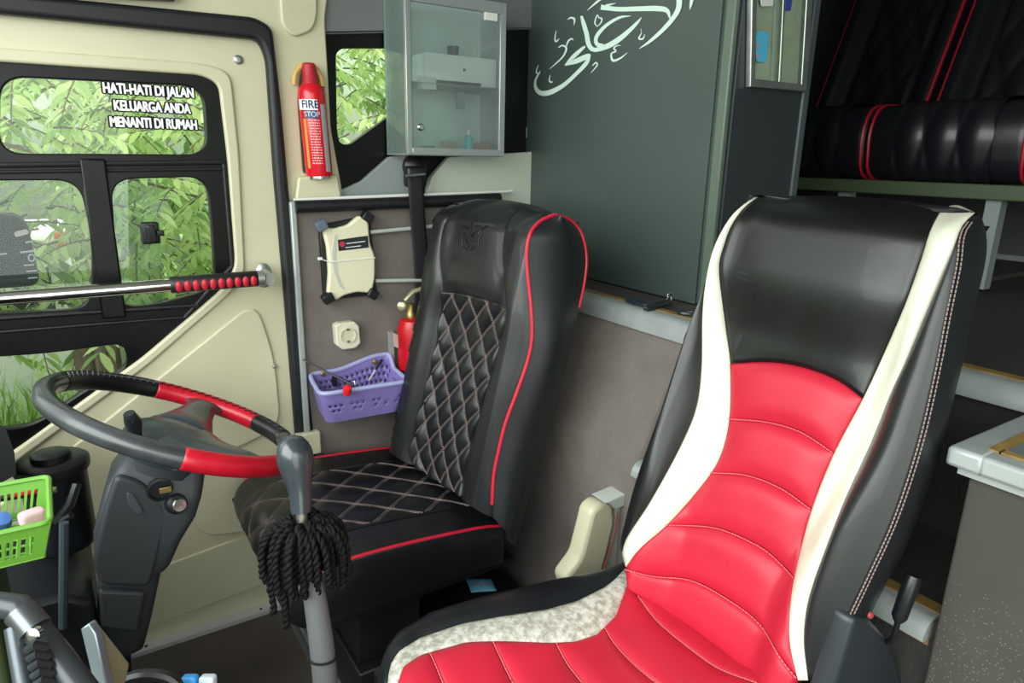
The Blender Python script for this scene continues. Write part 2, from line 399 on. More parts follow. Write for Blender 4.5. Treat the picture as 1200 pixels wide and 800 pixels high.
# black window frame with rounded openings
g_top = [(0, 89), (100, 94), (238, 101), (243, 181), (100, 180), (-1, 180)]
g_ml = [(-90, 212), (92, 211), (104, 262), (108, 300), (106, 362), (-90, 374)]
g_mr = [(130, 210), (242, 207), (248, 262), (252, 331), (236, 343), (180, 358), (140, 360), (136, 290)]
g_low = [(-90, 424), (60, 414), (146, 402), (150, 430), (92, 462), (40, 500), (-90, 510)]
wf = obj('window_frame', plateY([(-160, 60), (238, 86), (258, 96), (268, 180), (278, 314), (263, 339), (169, 420), (18, 529), (-160, 642)], YD+.006, .03,
        [g_top, g_ml, g_mr, g_low], r=.03, hr=.05, bev=.003, rn=8), BLACKG, door)
mb = MB()
for a, b, t in (((-160, 196), (262, 190), .012), ((-160, 204), (262, 198), .008), ((-160, 384), (232, 358), .012), ((-160, 402), (214, 372), .008)):
    A, B = onY(*a, YD), onY(*b, YD); A[1] = B[1] = YD+.002
    mb.tube([A, B], t*.5, 8)
A, B, C3 = onY(262, 190, YD), onY(272, 312, YD), onY(216, 372, YD)
for q in (A, B, C3): q[1] = YD+.003
mb.tube([A, B], .005, 8).tube([B, C3], .005, 8)
obj('frame_bead', mb, RUBBER, wf)
mb = MB(); A = onY(108, 186, YD); B = onY(134, 372, YD); A[1] = B[1] = YD+.0
mb.obox((A+B)/2, B-A, XA, YA, np.linalg.norm(B-A), .052, .016)
obj('middle_post', mb, BLACKG, wf, bevel=.004)
GL = glass('window_glass', (.93, .97, .95))
GL2 = glass('window_glass_dusty', (.80, .84, .82), haze=.02)
for k, (g, yy, m) in enumerate(((g_top, .014, GL), (g_ml, .014, GL2), (g_mr, .02, GL), (g_low, .02, GL))):
    obj('pane', plateY([(x, y) for x, y in g], YD+yy, .003, r=.02), m, wf)
# the sliding pane that covers half of the right opening, with its grip
sl = obj('sliding_pane', plateY([(128, 206), (186, 205), (192, 362), (134, 362)], YD+.010, .003, r=.002), glass('slider_glass', (.84, .88, .86), haze=.02), wf)
p = onY(176, 273, YD-.0)
mb = MB(); mb.loft(pill(p+(0, .004, 0), XA, UP, NY, .042, .054, .012, .006))
mb.loft(pill(p+(.0, -.012, 0), XA, UP, NY, .018, .046, .03, .006)); mb.loft(pill(p+(.021, -.008, .0), XA, UP, NY, .018, .014, .014, .003))
obj('slider_grip', mb, BLACKP, sl)
# lettering stickers
txt = [("HATI-HATI DI JALAN", (174, 106.5), .1), ("KELUARGA ANDA", (178, 126), .1), ("MENANTI DI RUMAH", (180, 145), .1)]
for s, (x, y), _ in txt:
    wpx = {0: 99, 1: 84, 2: 95}[[t[0] for t in txt].index(s)]
    A, B = onY(x-wpx/2, y, YD+.012), onY(x+wpx/2, y, YD+.012); Wd = np.linalg.norm(B-A); c = (A+B)/2
    me = text_mesh(s, .030, c, XA, UP, .0004, .0014); 
    xs = [v.co.x for v in me.vertices]; k = Wd/(max(xs)-min(xs))
    def fit(me, dy):
        for v in me.vertices: v.co.x = c[0]+(v.co.x-c[0])*k; v.co.y += dy
        return me
    def multi(rad, n_, dy):
        L_ = []
        for q in range(n_):
            m_ = fit(text_mesh(s, .032, c, XA, UP, .0001, .0), dy-.00006*q)
            for v in m_.vertices: v.co.x += rad*math.cos(2*PI*q/n_); v.co.z += rad*.8*math.sin(2*PI*q/n_)
            L_.append(m_)
        return join_mesh('x', L_)
    o = obj('sticker_outline', multi(.0048, 16, 0), mat('sticker_black', '08090a', .5, spec=.2), wf, smooth=False)
    obj('sticker_letters', multi(.0013, 8, -.0016), mat('sticker_white', 'f0f2f2', .5), o, smooth=False)
# rubber seal round the door
seal = struct(obj('trim_7', plate_mesh(rnd(Yarr(seal_out)[:, [0, 2]], .02), [rnd(Yarr(seal_in)[:, [0, 2]], .02)], (0, YD-.035, 0), XA, UP, YA, .035, .012, 3), RUBBER))
# cream bodywork above and behind the door, pillar
pil_out = [(-160, -120), (384, -120), (384, -2), (381, 22), (383, 55), (388, 150), (403, 232), (345, 237), (350, 505), (374, 506), (377, 536), (384, 700), (392, 860), (-160, 1100)]
pil = struct(obj('wall_left', plateY(pil_out, YD-.012, .05, [[(-158, -18), (297, 26), (312, 38), (322, 120), (342, 345), (362, 512), (380, 775), (-158, 1000)],
       [(350, 120), (352, 88), (360, 78), (372, 79), (379, 92), (384, 150), (388, 196), (356, 204)]], r=.012, hr=.012, bev=.005), CREAM))
# niche behind the fire extinguisher
A = onY(352, 78, YD); B = onY(390, 206, YD)
mb = MB().box((A[0]-.01, YD+.035, B[2]-.01), (B[0]+.01, YD+.045, A[2]+.02))
obj('niche_back', mb, CREAM, pil)
sw = obj('pillar_moulding', plateY([(326, -40), (372, -40), (372, 20), (366, 36), (344, 44), (330, 30)], YD-.022, .012, r=.02, bev=.005), CREAM, pil)
obj('niche_foot', plateY([(350, 207), (396, 205), (401, 232), (346, 236)], YD-.035, .026, r=.008, bev=.006), CREAM, pil)
obj('header_rail', plateY([(-160, -60), (200, -50), (206, 0), (-160, -18)], YD-.05, .03, r=.004, bev=.004), BLACKP, pil)
# brown side panel with edge strip
sp = struct(obj('wall_left_lower', MB().box((onY(340, 300, 1.87)[0], 1.87, 0.0), (1.10, 1.95, onY(345, 240, 1.87)[2])), CARPET))
sp.name = 'wall_side_lower'
pts = [onY(x, y, 1.86) for x, y in ((340, 234), (347, 345), (356, 440), (363, 508))]
A, B = onY(341, 236, 1.862), onY(363, 510, 1.862)
xx = (A[0]+B[0])/2
struct(obj('trim_8', MB().box((xx-.010, 1.855, B[2]), (xx+.007, 1.875, A[2])), ALUP, bevel=.004))
struct(obj('trim_9', MB().tube([onY(346, 242, 1.85), onY(430, 239, 1.85), onY(508, 236, 1.85), onY(585, 232, 1.85)], .017, 10), RUBBER))
struct(obj('trim_10', MB().tube([onY(344, 234, 1.85), onY(470, 229, 1.85), onY(600, 224, 1.85)], .0045, 8), WHITE))
# quarter window
obj('strip_foot', MB().box((onY(346, 508, 1.86)[0], 1.845, onY(360, 532, 1.86)[2]), (onY(374, 508, 1.86)[0], 1.872, onY(360, 506, 1.86)[2])), CREAM, sp, bevel=.004)
qout = [(372, -80), (640, -80), (640, 236), (380, 236)]
qo = [(394, 62), (402, 56), (520, 56), (520, 90), (410, 170), (398, 168), (395, 150)]
q2 = [(600, 148), (618, 128), (640, 118), (640, 160), (610, 160)]
qw = struct(obj('window_2', plateY([(378, 24), (660, 24), (660, 250), (520, 250), (410, 248), (386, 246)], YD+.012, .03, [qo], r=.005, hr=.018, bev=.003), BLACKG))
obj('pane', plateY(qo, YD+.02, .003, r=.01), GL, qw)
mb = join_mesh('x', [text_mesh('B SAFETY', .016, onY(412, 134, YD+.018), XA, UP, .0004)]) if False else None
struct(obj('trim_11', plateY([(378, -60), (640, -60), (640, 34), (378, 40)], YD-.0, .03, r=.004, bev=.006), mat('grey_headliner', '6d7070', .7)))
# grey diagonal sill behind the belt and pale sill
struct(obj('trim_12', plateY([(386, 230), (400, 223), (424, 212), (456, 184), (484, 178), (484, 210), (500, 230), (386, 236)], YD-.01, .02, r=.006, bev=.004), GREYL))
sil = struct(obj('trim_13', plateY([(498, 240), (506, 208), (527, 184), (650, 176), (650, 245)], YD-.02, .03, r=.003, bev=.003), mat('pale_glossy_sill', 'c9cfc0', .15, coat=.4)))

# ---- partition cabinet behind the driver, dark green with calligraphy
XP = 1.30
pb = px2X([(598, 0), (600, 220)], XP); yL = 1.985; yR = 1.105
part = struct(obj('wall_partition', MB().box((XP, yR, 1.0), (1.58, yL, 2.245)), GREENP, bevel=.004))
fp = obj('front_panel', plateX([(yR+.035, 1.004), (yL-.002, 1.004), (yL-.002, 2.23), (yR+.035, 2.23)], XP-.007, .008, bev=.0012), GREENP, part)
obj('corner_strip', MB().box((XP-.006, yR-.003, 1.004), (XP+.01, yR+.026, 2.23)), mat('green_edge', '5d6d60', .4), part, bevel=.004)
obj('aisle_side_panel', MB().box((XP+.012, yR-.008, 1.002), (1.578, yR+.0, 2.23)), GREYP, part, bevel=.001)
obj('rear_corner_strip', MB().box((1.560, yR-.014, 1.002), (1.585, yR+.0, 2.23)), mat('slate_edge', '4b5558', .4), part, bevel=.004)
obj('bottom_seam', MB().box((XP-.004, yR, 1.0), (XP+.01, yL, 1.007)), BLACKP, part)
strokes = [
 [(395,325,10),(370,345,22),(310,400,28),(252,460,8)], [(252,460,6),(330,430,34),(410,395,34),(425,392,14)],
 [(428,380,12),(405,440,28),(330,520,26),(240,600,28),(150,648,36),(85,655,34),(50,625,26),(42,580,16),(55,540,13),(76,508,9),(78,498,4)],
 [(75,512,4),(57,515,10),(52,495,9),(66,455,3)], [(147,528,3),(143,565,9),(155,578,10),(167,572,3)],
 [(368,112,16),(385,170,30),(405,240,32),(415,300,32),(435,338,32),(470,350,30),(560,320,38),(640,270,36),(710,210,28),(760,160,20),(790,122,4)],
 [(715,112,4),(640,122,18),(560,165,22),(500,220,26),(470,270,26),(478,310,28),(520,325,32)],
 [(480,188,5),(463,165,9),(466,140,9),(480,105,7),(492,125,8),(512,130,10),(505,160,8),(478,188,5)],
 [(270,138,3),(292,125,12),(318,135,14),(316,178,3)], [(190,215,3),(182,270,9),(190,292,11),(212,272,4)],
 [(205,335,6),(235,320,12),(262,340,14),(240,395,11),(190,445,8),(143,485,3)], [(262,325,8),(275,290,12),(300,272,10),(312,285,3)],
 [(645,320,3),(620,320,8),(595,340,11),(612,360,10),(578,378,11),(590,425,17),(640,410,12),(692,370,3)],
 [(445,462,5),(470,440,10),(478,460,9),(435,512,3)], [(785,200,3),(790,230,5),(772,270,12),(800,272,11),(815,240,3)],
 [(775,342,4),(850,290,20),(940,210,28),(1010,130,32),(1050,60,36),(1055,-20,40),(1040,-80,36)],
 [(505,50,36),(560,58,32),(640,65,32),(760,62,34),(900,60,38),(970,75,32),(992,135,6)], [(540,40,20),(610,22,3)],
 [(410,72,4),(470,20,14),(520,-20,16)], [(1130,68,3),(1140,20,22),(1150,-30,24)]]
mb = MB()
for si, st in enumerate(strokes):
    Q = cat(st, 34); T = np.gradient(Q[:, :2], axis=0); T /= np.linalg.norm(T, axis=1, keepdims=True); nn = np.stack([-T[:, 1], T[:, 0]], -1)
    L_ = (Q[:, :2]+nn*Q[:, 2:]*.5)/6+[620, 0]; R_ = (Q[:, :2]-nn*Q[:, 2:]*.5)/6+[620, 0]; xx = XP-.0078-.00006*si
    mb.grid([onX(L_[:, 0], L_[:, 1], xx), onX(R_[:, 0], R_[:, 1], xx)])
obj('calligraphy_sticker', mb, WHITEV, fp, smooth=False)
def rectX(px, py, w_, h_, X, th=.001):
    c = onX(px, py, X); return MB().box((X-th, c[1]-w_/2, c[2]-h_/2), (X, c[1]+w_/2, c[2]+h_/2))
st = obj('emblem_sticker', rectX(613, 155.5, .042, .033, XP-.0071), WHITEV, fp)
c = onX(613, 155.5, XP-.0085)
mb = MB()
for sg in (-1, 1):
    Q = arr([(sg*.002, .009), (sg*.007, .010), (sg*.011, .003), (sg*.007, -.006), (0, -.011)]); mb.tube([(c[0], c[1]+a, c[2]+b) for a, b in cat(Q, 12)], .0011, 5)
    mb.tube([(c[0], c[1]+sg*.004, c[2]+.003), (c[0], c[1]+sg*.001, c[2]-.004)], .001, 5)
mb.tube([(c[0], c[1]-.003, c[2]+.005), (c[0], c[1]+.003, c[2]+.005)], .0014, 5)
obj('emblem_print', mb, mat('print_dark', '2c3430', .6), st)
# framed glass case on the aisle side
YF = yR-.009
gc = thing('framed_glass_case', onY(906, 60, YF), 'narrow metal framed glass panel with a blue sticker on the slate cabinet side', 'glass panel')
fo = [(876, -90), (873, 102), (939, 108), (952, -90)]; fi = [(882, -85), (879, 93), (933, 99), (944, -85)]
cv = lambda ps: onY(*arr(ps).T, YF)[:, [0, 2]]
obj('frame', plate_mesh(cv(fo), [cv(fi)], (0, YF-.016, 0), XA, UP, YA, .016, .003), ALU, gc)
obj('backing', plate_mesh(cv(fi), [], (0, YF-.003, 0), XA, UP, YA, .003), mat('pale_backing', 'eef0de', .5, vary=.15, vscale=12), gc)
A = onY(912, 98, YF-.008); B = onY(921, -70, YF-.008)
obj('upright_rod', MB().tube([A, B], .006, 10), CHROME, gc)
A = onY(904, 97, YF-.006); B = onY(912, -70, YF-.006)
obj('lamp_tube', MB().tube([A, B], .005, 10), WHITE, gc)
obj('glass_door', plate_mesh(cv(fi), [], (0, YF-.013, 0), XA, UP, YA, .002), GL, gc)
s_ = obj('round_sticker', plate_mesh(rnd(cv([(880, 37), (895, 38), (893, 74), (880, 73)]), .012), [], (0, YF-.0142, 0), XA, UP, YA, .001), mat('sky_blue', '58b8dd', .5), gc)
mb = MB()
for x, y in ((885, 50), (888, 54), (883, 60), (888, 65)):
    mb.lathe([(.004, 0), (.004, .0008)], onY(x, y, YF-.0144), NY, 8)
obj('sticker_print', mb, mat('sticker_pink', 'c98a9a', .6), s_)
obj('paper_tag', plate_mesh(rnd(cv([(883, -20), (900, -20), (900, 8), (886, 9)]), .006), [], (0, YF-.0142, 0), XA, UP, YA, .001), WHITE, gc)
obj('blue_tag', plate_mesh(rnd(cv([(914, 0), (922, 0), (920, 14), (914, 14)]), .003), [], (0, YF-.0152, 0), XA, UP, YA, .001), mat('tag_blue', '3a4a9a', .5), gc)

# ================================================================== SEATS
def make_hit(p0, a, dfun):
    p0 = arr(p0); a = math.radians(a); nf = arr((-math.cos(a), 0, math.sin(a))); up = arr((math.sin(a), 0, math.cos(a)))
    def loc_(P): q = P-p0; return q[..., 1], q@up, q@nf
    def hit(px, py):
        px = np.asarray(px, float); py = np.asarray(py, float); d = ray(px, py); den = d@nf
        tb = ((p0-CAM)@nf)/den                         # base plane
        lo = tb - .22; hi = tb + .28; t0 = lo.copy(); 
        ts = np.linspace(0, 1, 60); found = np.zeros(px.shape, bool); L0 = lo.copy(); H0 = hi.copy()
        def fn(t): P = CAM+d*t[..., None]; s, h, n = loc_(P); return n-dfun(s, h)
        prev = lo
        for k in ts[1:]:
            t = lo+(hi-lo)*k; v = fn(t); new = (v < 0) & ~found
            L0 = np.where(new, prev, L0); H0 = np.where(new, t, H0); found |= new; prev = t
        for _ in range(24):
            mm = (L0+H0)/2; v = fn(mm); L0 = np.where(v > 0, mm, L0); H0 = np.where(v > 0, H0, mm)
        return CAM+d*((L0+H0)/2)[..., None]
    return hit, nf, up
def coons(L, Rr, B, T, n, m):
    """pixel-space surface grid: L,Rr bottom->top, B,T left->right"""
    L, Rr, B, T = cat(L, m), cat(Rr, m), cat(B, n), cat(T, n)
    u = np.linspace(0, 1, n)[None, :, None]; v = np.linspace(0, 1, m)[:, None, None]
    S = (1-u)*L[:, None]+u*Rr[:, None]+(1-v)*B[None]+v*T[None]-((1-u)*(1-v)*L[0]+u*(1-v)*Rr[0]+(1-u)*v*L[-1]+u*v*Rr[-1])
    return S
def pad(hit, nf, L, Rr, B, T, n=26, m=26, puff=.006, groove=.0, skirt=.014, tex=None, eu=(1, 1), ev=(1, 1), power=.35):
    S = coons(L, Rr, B, T, n, m); G = hit(S[..., 0], S[..., 1])
    u = np.linspace(0, 1, n)[None]; v = np.linspace(0, 1, m)[:, None]
    def edge(t, e): 
        x = np.ones_like(t)
        if e[0]: x = x*np.clip(1-(1-np.clip(t*2*(1 if e[1] else .5), 0, 1))**4, 0, 1) if True else x
        if e[1]: x = x*np.clip(1-(1-np.clip((1-t)*2*(1 if e[0] else .5), 0, 1))**4, 0, 1)
        return x
    off = puff*edge(u, eu)*edge(v, ev)-groove
    if tex is not None: off = off+tex(u, v)
    G = G+off[..., None]*nf
    K = G.copy(); 
    ring = np.concatenate([[G[0]-nf*skirt], G, [G[-1]-nf*skirt]], 0)
    l = ring[:, :1]-nf*skirt*1.0; r = ring[:, -1:]-nf*skirt
    l[0] += nf*skirt; l[-1] += nf*skirt; r[0] += nf*skirt; r[-1] += nf*skirt
    return MB().grid(np.concatenate([l, ring, r], 1)), G
def sub_rail(rail, y0, y1, n=14):
    """part of a near-vertical rail between two image heights, bottom (y0) to top (y1)"""
    P = cat(rail, 160); o = np.argsort(P[:, 1]); ys = np.linspace(y0, y1, n)
    return np.stack([np.interp(ys, P[o, 1], P[o, 0]), ys], -1)
def sm(x, a, b): t = np.clip((x-a)/(b-a), 0, 1); return t*t*(3-2*t)
def onsurf(hit, nf, pts, n=60, off=.002):
    P = cat(pts, n); return hit(P[:, 0], P[:, 1])+nf*off
def stitches(mb, P, r=.0009, dash=.006, gap=.45):
    P = arr(P); L_ = np.linalg.norm(np.diff(P, axis=0), axis=1).sum(); n = max(2, int(L_/dash)); Q = resample(P, n*4+1)
    for k in range(n): mb.tube(Q[k*4:k*4+4], r, 4)

# ------------------------------------------------ driver's seat
SX = .745
ds = thing('driver_seat', (.55, 1.53, .05), 'black leather driver seat with red piping and diamond-quilted centre, behind the steering wheel', 'seat')
def dfun(s, h):
    a = np.abs(s-.0); hr = sm(h, .42, .56)
    d = .05*sm(a, .12, .19)*(1-.55*hr)+.035*hr-.9*np.maximum(a-.235, 0)-3.0*np.maximum(h-.70, 0)**1.6*2
    return d
hit, nf, up = make_hit((SX, 1.46, .49), 13, dfun)
oL = [(455, 527), (454, 486), (459, 447), (466, 412), (478, 377), (491, 350), (492, 325), (494, 297), (498, 269), (503, 255), (517, 240)]
cL = [(484, 545), (482, 530), (489, 496), (503, 444), (515, 388), (519, 342), (516, 297), (519, 269), (527, 252), (538, 238)]
cR = [(541, 582), (543, 560), (552, 520), (561, 490), (569, 462), (580, 425), (589, 388), (593, 358), (589, 297), (594, 265), (606, 249), (624, 240)]
pR = [(578, 606), (580, 560), (586, 528), (594, 496), (608, 458), (620, 423), (625, 395), (624, 360), (620, 321), (619, 293), (624, 272), (636, 259), (651, 252)]
bk, G0 = pad(hit, nf, oL, cL, [(455, 527), (484, 545)], [(517, 240), (538, 236)], 18, 50, puff=.010, ev=(0, 1)); gL = G0
obj('left_bolster', bk, LEATH, ds, ang=60)
bk, G0 = pad(hit, nf, cR, pR, [(541, 582), (578, 606)], [(624, 240), (651, 252)], 18, 50, puff=.012, ev=(0, 1)); gR = G0
obj('right_bolster', bk, LEATH, ds, ang=60)
seamH = [(519, 342), (545, 345), (593, 358)]
bk, gT = pad(hit, nf, sub_rail(cL, 342, 238), sub_rail(cR, 358, 240), seamH, [(538, 238), (560, 233), (597, 235), (624, 240)], 26, 30, puff=.010)
hp = obj('headrest_panel', bk, LEATH, ds, ang=60)
def diam(u, v):
    a = u*3.6; b = v*5.6; return -.003+.011*np.abs(np.sin(PI*(a+b)/1)*np.sin(PI*(a-b)/1))**.55
botD = [(484, 545), (510, 562), (541, 582)]
bk, gD = pad(hit, nf, sub_rail(cL, 545, 342), sub_rail(cR, 582, 358), botD, seamH, 90, 120, puff=.002, tex=diam)
qp = obj('quilted_panel', bk, LEATH, ds, ang=0)
def quilt_lines(mb, Gf, na, nb, dd=.035, r=.0007, slant=1):
    """double thread lines along a+b=k and a-b=k over the surface Gf(u,v)"""
    for sgn in (1, -1):
        for k in range(-int(nb)-1, int(na+nb)+2):
            for o_ in (-dd, dd):
                pts = []
                for v in np.linspace(0, 1, 60):
                    u = (k+o_-sgn*v*nb)/na
                    if 0.01 < u < .99: pts.append(Gf(u, v))
                if len(pts) > 4: stitches(mb, pts, r, .007)
def gfun(G, off=.001):
    m_, n_ = G.shape[:2]
    def f_(u, v):
        x = u*(n_-1); y = v*(m_-1); i = min(int(x), n_-2); j = min(int(y), m_-2); a = x-i; b = y-j
        return (G[j, i]*(1-a)*(1-b)+G[j, i+1]*a*(1-b)+G[j+1, i]*(1-a)*b+G[j+1, i+1]*a*b)+nf*off
    return f_
mb = MB(); quilt_lines(mb, gfun(gD, .0012), 3.6, 5.6)
obj('stitching', mb, STITCH, qp, smooth=False)
# headrest emblem pressed in the leather
ho = lambda x, y: hit(np.array([530+x*.0875]), np.array([240+y*.0875]))[0]+nf*.0105
mb = MB()
for L_ in ([(250, 225), (340, 220), (450, 235)], [(170, 290), (190, 345), (180, 550)], [(170, 290), (215, 300), (240, 330)], [(225, 290), (265, 330), (275, 300)], [(300, 250), (300, 340)], [(345, 300), (425, 285), (425, 320)],
           [(430, 320), (440, 400), (400, 480), (400, 560)], [(450, 345), (500, 290), (515, 280)], [(240, 360), (230, 420), (250, 540)], [(190, 490), (235, 490)], [(290, 495), (340, 500)], [(190, 560), (240, 620), (260, 560), (330, 550), (330, 600), (280, 610)],
           [(270, 370), (310, 440), (350, 380)], [(360, 350), (405, 370), (400, 400)], [(200, 370), (215, 440)]):
    mb.tube([ho(x, y) for x, y in L_], .0012, 5)
obj('pressed_emblem', mb, mat('pressed_leather', '06080a', .35), hp)
# front pipings
mb = MB().tube(gR[:, -1][2:]+nf*.004, .0042, 8); 
# rear right piping and side panel
rear = [(604, 640), (618, 590), (634, 540), (650, 486), (661, 440), (670, 400), (678, 362), (685, 328), (687, 300), (681, 273), (668, 258), (651, 252)]
fr3 = resample(gR[:, -1], 50); rp = cat(rear, 50)
yy = np.linspace(fr3[0][1]-.012, fr3[-1][1], 50)
rr3 = np.array([pl(rp[i, 0], rp[i, 1], (0, 1, 0), fr3[i][1]+.0) for i in range(50)])
W_ = np.linspace(0, 1, 12)[None, :, None]
Sg = fr3[:, None]*(1-W_)+rr3[:, None]*W_; Sg[..., 1] -= .022*np.sin(PI*W_[..., 0])*np.ones((50, 1))
obj('right_side_panel', MB().grid(Sg), LEATH2, ds, ang=0)
mb2 = MB().tube(rr3[34:], .0042, 8); obj('rear_piping', mb2, REDP, ds)
obj('right_piping', mb, REDP, ds)
# left side and back shell
fl3 = gL[:, 0]; wy = fl3[:, 1].mean()-fr3[:, 1].mean(); rl3 = resample(fl3, 50).copy(); dx = (rr3-fr3); rl3 = resample(fl3, 50)+dx*[1, 0, 1]
Sg = resample(fl3, 50)[:, None]*(1-W_)+rl3[:, None]*W_; Sg[..., 1] += .006*np.sin(PI*W_[..., 0])
obj('left_side_panel', MB().grid(Sg, True), LEATH2, ds, ang=0)
mb = MB().tube(resample(fl3, 50)[:, :]+nf*.004, .004, 8); obj('left_piping', mb, REDP, ds)
Sg = rr3[:, None]*(1-W_)+rl3[:, None]*W_; Sg = Sg-nf*.02*np.sin(PI*W_)
fr_top = np.concatenate([Sg, (Sg[-1:]*.5+gT[-1][np.linspace(25, 0, 12).astype(int)][None]*.5)+arr((0, 0, .004)), gT[-1][np.linspace(25, 0, 12).astype(int)][None]-nf*.004], 0)
obj('back_shell', MB().grid(fr_top), LEATH2, ds, ang=0)
# inner body that closes the gaps between the pads
bodyG = np.stack([fl3[::7][:, None]*(1-t)+resample(fr3, len(fl3))[::7][:, None]*t for t in np.linspace(.02, .98, 8)], 1)[:, :, 0]-nf*.085
obj('inner_core', MB().grid(bodyG), BLACKP, ds)
# seat cushion
pf = [(.82, .46), (.76, .475), (.68, .485), (.55, .497), (.44, .502), (.37, .498), (.32, .482), (.292, .455), (.28, .42), (.284, .385), (.31, .362), (.36, .352), (.60, .350), (.82, .350)]
P = np.vstack([cat(pf[:10], 40), arr(pf[10:])])
secs = []
Y0, Y1 = 1.262, 1.815; ctr = P.mean(0)
for y, k in ((Y0, .0), (Y0, .82), (Y0+.002, .93), (Y0+.010, .975), (Y0+.022, 1), (Y0+.06, 1.0), (Y1-.05, 1.0), (Y1-.022, 1), (Y1-.01, .975), (Y1-.002, .93), (Y1, .82), (Y1, 0)):
    Q = ctr+(P-ctr)*[1-(1-k)*.18, k] if k else np.tile(ctr, (len(P), 1)); secs.append([(a, y, b) for a, b in Q])
cu = obj('cushion', MB().loft(secs, caps=False), LEATH, ds, ang=0)
top = cat(pf[:9], 60)
def cs(t, y, off=0):
    x = t*(len(top)-1); i = min(int(x), len(top)-2); a = x-i; p = top[i]*(1-a)+top[i+1]*a; tn = top[min(i+1, len(top)-1)]-top[max(i-1, 0)]; tn = tn/np.linalg.norm(tn); nrm = arr((tn[1], -tn[0])); nrm = nrm if nrm[1] > 0 or nrm[0] < 0 else -nrm
    q = p+nrm*off; return arr((q[0], y, q[1]))
ya, yb = 1.375, 1.715; na, nb = 3.0, 4.0
def qs(u, v, off=0): return cs(.06+v*.94, ya+(yb-ya)*u, off)
Gq = np.array([[qs(u, v, .0015+.007*abs(math.sin(PI*(u*na+v*nb))*math.sin(PI*(u*na-v*nb)))**.6*min(1, 12*min(u, 1-u, v+.02))) for u in np.linspace(0, 1, 80)] for v in np.linspace(0, 1, 110)])
cq = obj('cushion_quilting', MB().grid(Gq), LEATH, ds, ang=0)
mb = MB(); quilt_lines(mb, lambda u, v: qs(u, v, .0028), na, nb, r=.001); obj('stitching', mb, STITCH, cq, smooth=False)
mb = MB()
for y in (Y0+.004, Y1-.004): obj('cushion_piping', MB().tube([cs(t, y, -.0005) for t in np.linspace(0, .88, 50)], .0042, 8), REDP, ds)

obj('base_box', MB().box((.44, 1.46, .05), (.93, 1.76, .335)).box((.43, 1.27, .05), (.93, 1.46, .19)).box((.44, 1.30, .19), (.60, 1.46, .335)), mat('black_painted_steel', '141413', .45, vary=.3, vscale=12), ds, bevel=.004)
for y in (1.28, 1.74): obj('slide_rail', MB().box((.40, y, .335), (.86, y+.04, .35)), BLACKP, ds)
mb = MB(); a = onY(345, 760, 1.26)
for x in (.52, .8): obj('bolt', MB().lathe([(.012, 0), (.012, .006), (.006, .010)], (x, 1.27, .12), NY, 6), ALU, ds)

# ------------------------------------------------ red co-driver seat
KS = .87; SO0 = arr((.935, .75, .46)); SO = arr((.8135, .6525, .5757))   # seat size factor, its crease point in plan drawing and in place
def T_(p): return SO+KS*(arr(p)-SO0)
rs = thing('red_seat', (.75, .75, .0), 'red and black leather seat with cream stripes in the foreground beside the gear lever', 'seat')
RC = -.03
def rfun(s, h):
    a = np.abs(s-RC); hr = sm(h, .58, .72); wi = .13+.06*sm(h, .15, .5)
    d = .06*sm(a, wi-.03, wi+.05)*(1-.5*hr)+.03*hr+.018*np.sin(np.clip(h, 0, .5)/.5*PI)*0-.55*np.maximum(a-.20, 0)-7*np.maximum(h-.80, 0)**1.7
    return d
hit, nf, up = make_hit(tuple(SO), 17, lambda s, h: KS*rfun(s/KS, h/KS))
Lco = [(729, 648), (735, 629), (763, 586), (797, 524), (816, 477), (822, 429), (823, 367), (827, 330), (834, 300), (843, 277), (857, 254), (870, 241), (884, 231)]
Lci = [(733, 664), (749, 643), (782, 614), (816, 576), (842, 538), (854, 491), (855, 429), (849, 380), (842, 317), (848, 287), (858, 262), (873, 242), (888, 231)]
Lbo = [(726, 640), (735, 612), (754, 553), (778, 486), (801, 415), (812, 380), (823, 348), (826, 330)]
Rci = [(935, 797), (925, 750), (927, 700), (937, 650), (952, 595), (977, 532), (1010, 470), (1034, 419), (1060, 359), (1079, 306), (1090, 272), (1103, 247)]
Rco = [(947, 797), (942, 750), (947, 705), (965, 650), (990, 585), (1020, 520), (1045, 458), (1063, 420), (1094, 347), (1116, 295), (1129, 263), (1143, 249)]
Rst = [(962, 797), (969, 782), (996, 728), (1023, 674), (1054, 606), (1082, 521), (1101, 440), (1114, 370), (1124, 314), (1127, 275), (1140, 253)]
Rre = [(985, 800), (1006, 750), (1041, 679), (1063, 638), (1090, 566), (1109, 503), (1120, 458), (1131, 415), (1142, 362), (1155, 306), (1156, 275), (1150, 255), (1143, 249)]
seams = [[(735, 690), (790, 724), (850, 768), (920, 828)],
  [(733, 667), (765, 675), (810, 680), (850, 700), (890, 730), (915, 770), (930, 795)],
  [(795, 615), (795, 615), (840, 619), (890, 640), (915, 660), (929, 677)],
  [(835, 554), (875, 557), (915, 572), (952, 597)],
  [(855, 491), (900, 495), (940, 507), (977, 531)],
  [(856, 426), (900, 424), (940, 430), (980, 445), (1011, 467)]]
seams[2] = seams[2][1:]
core = []
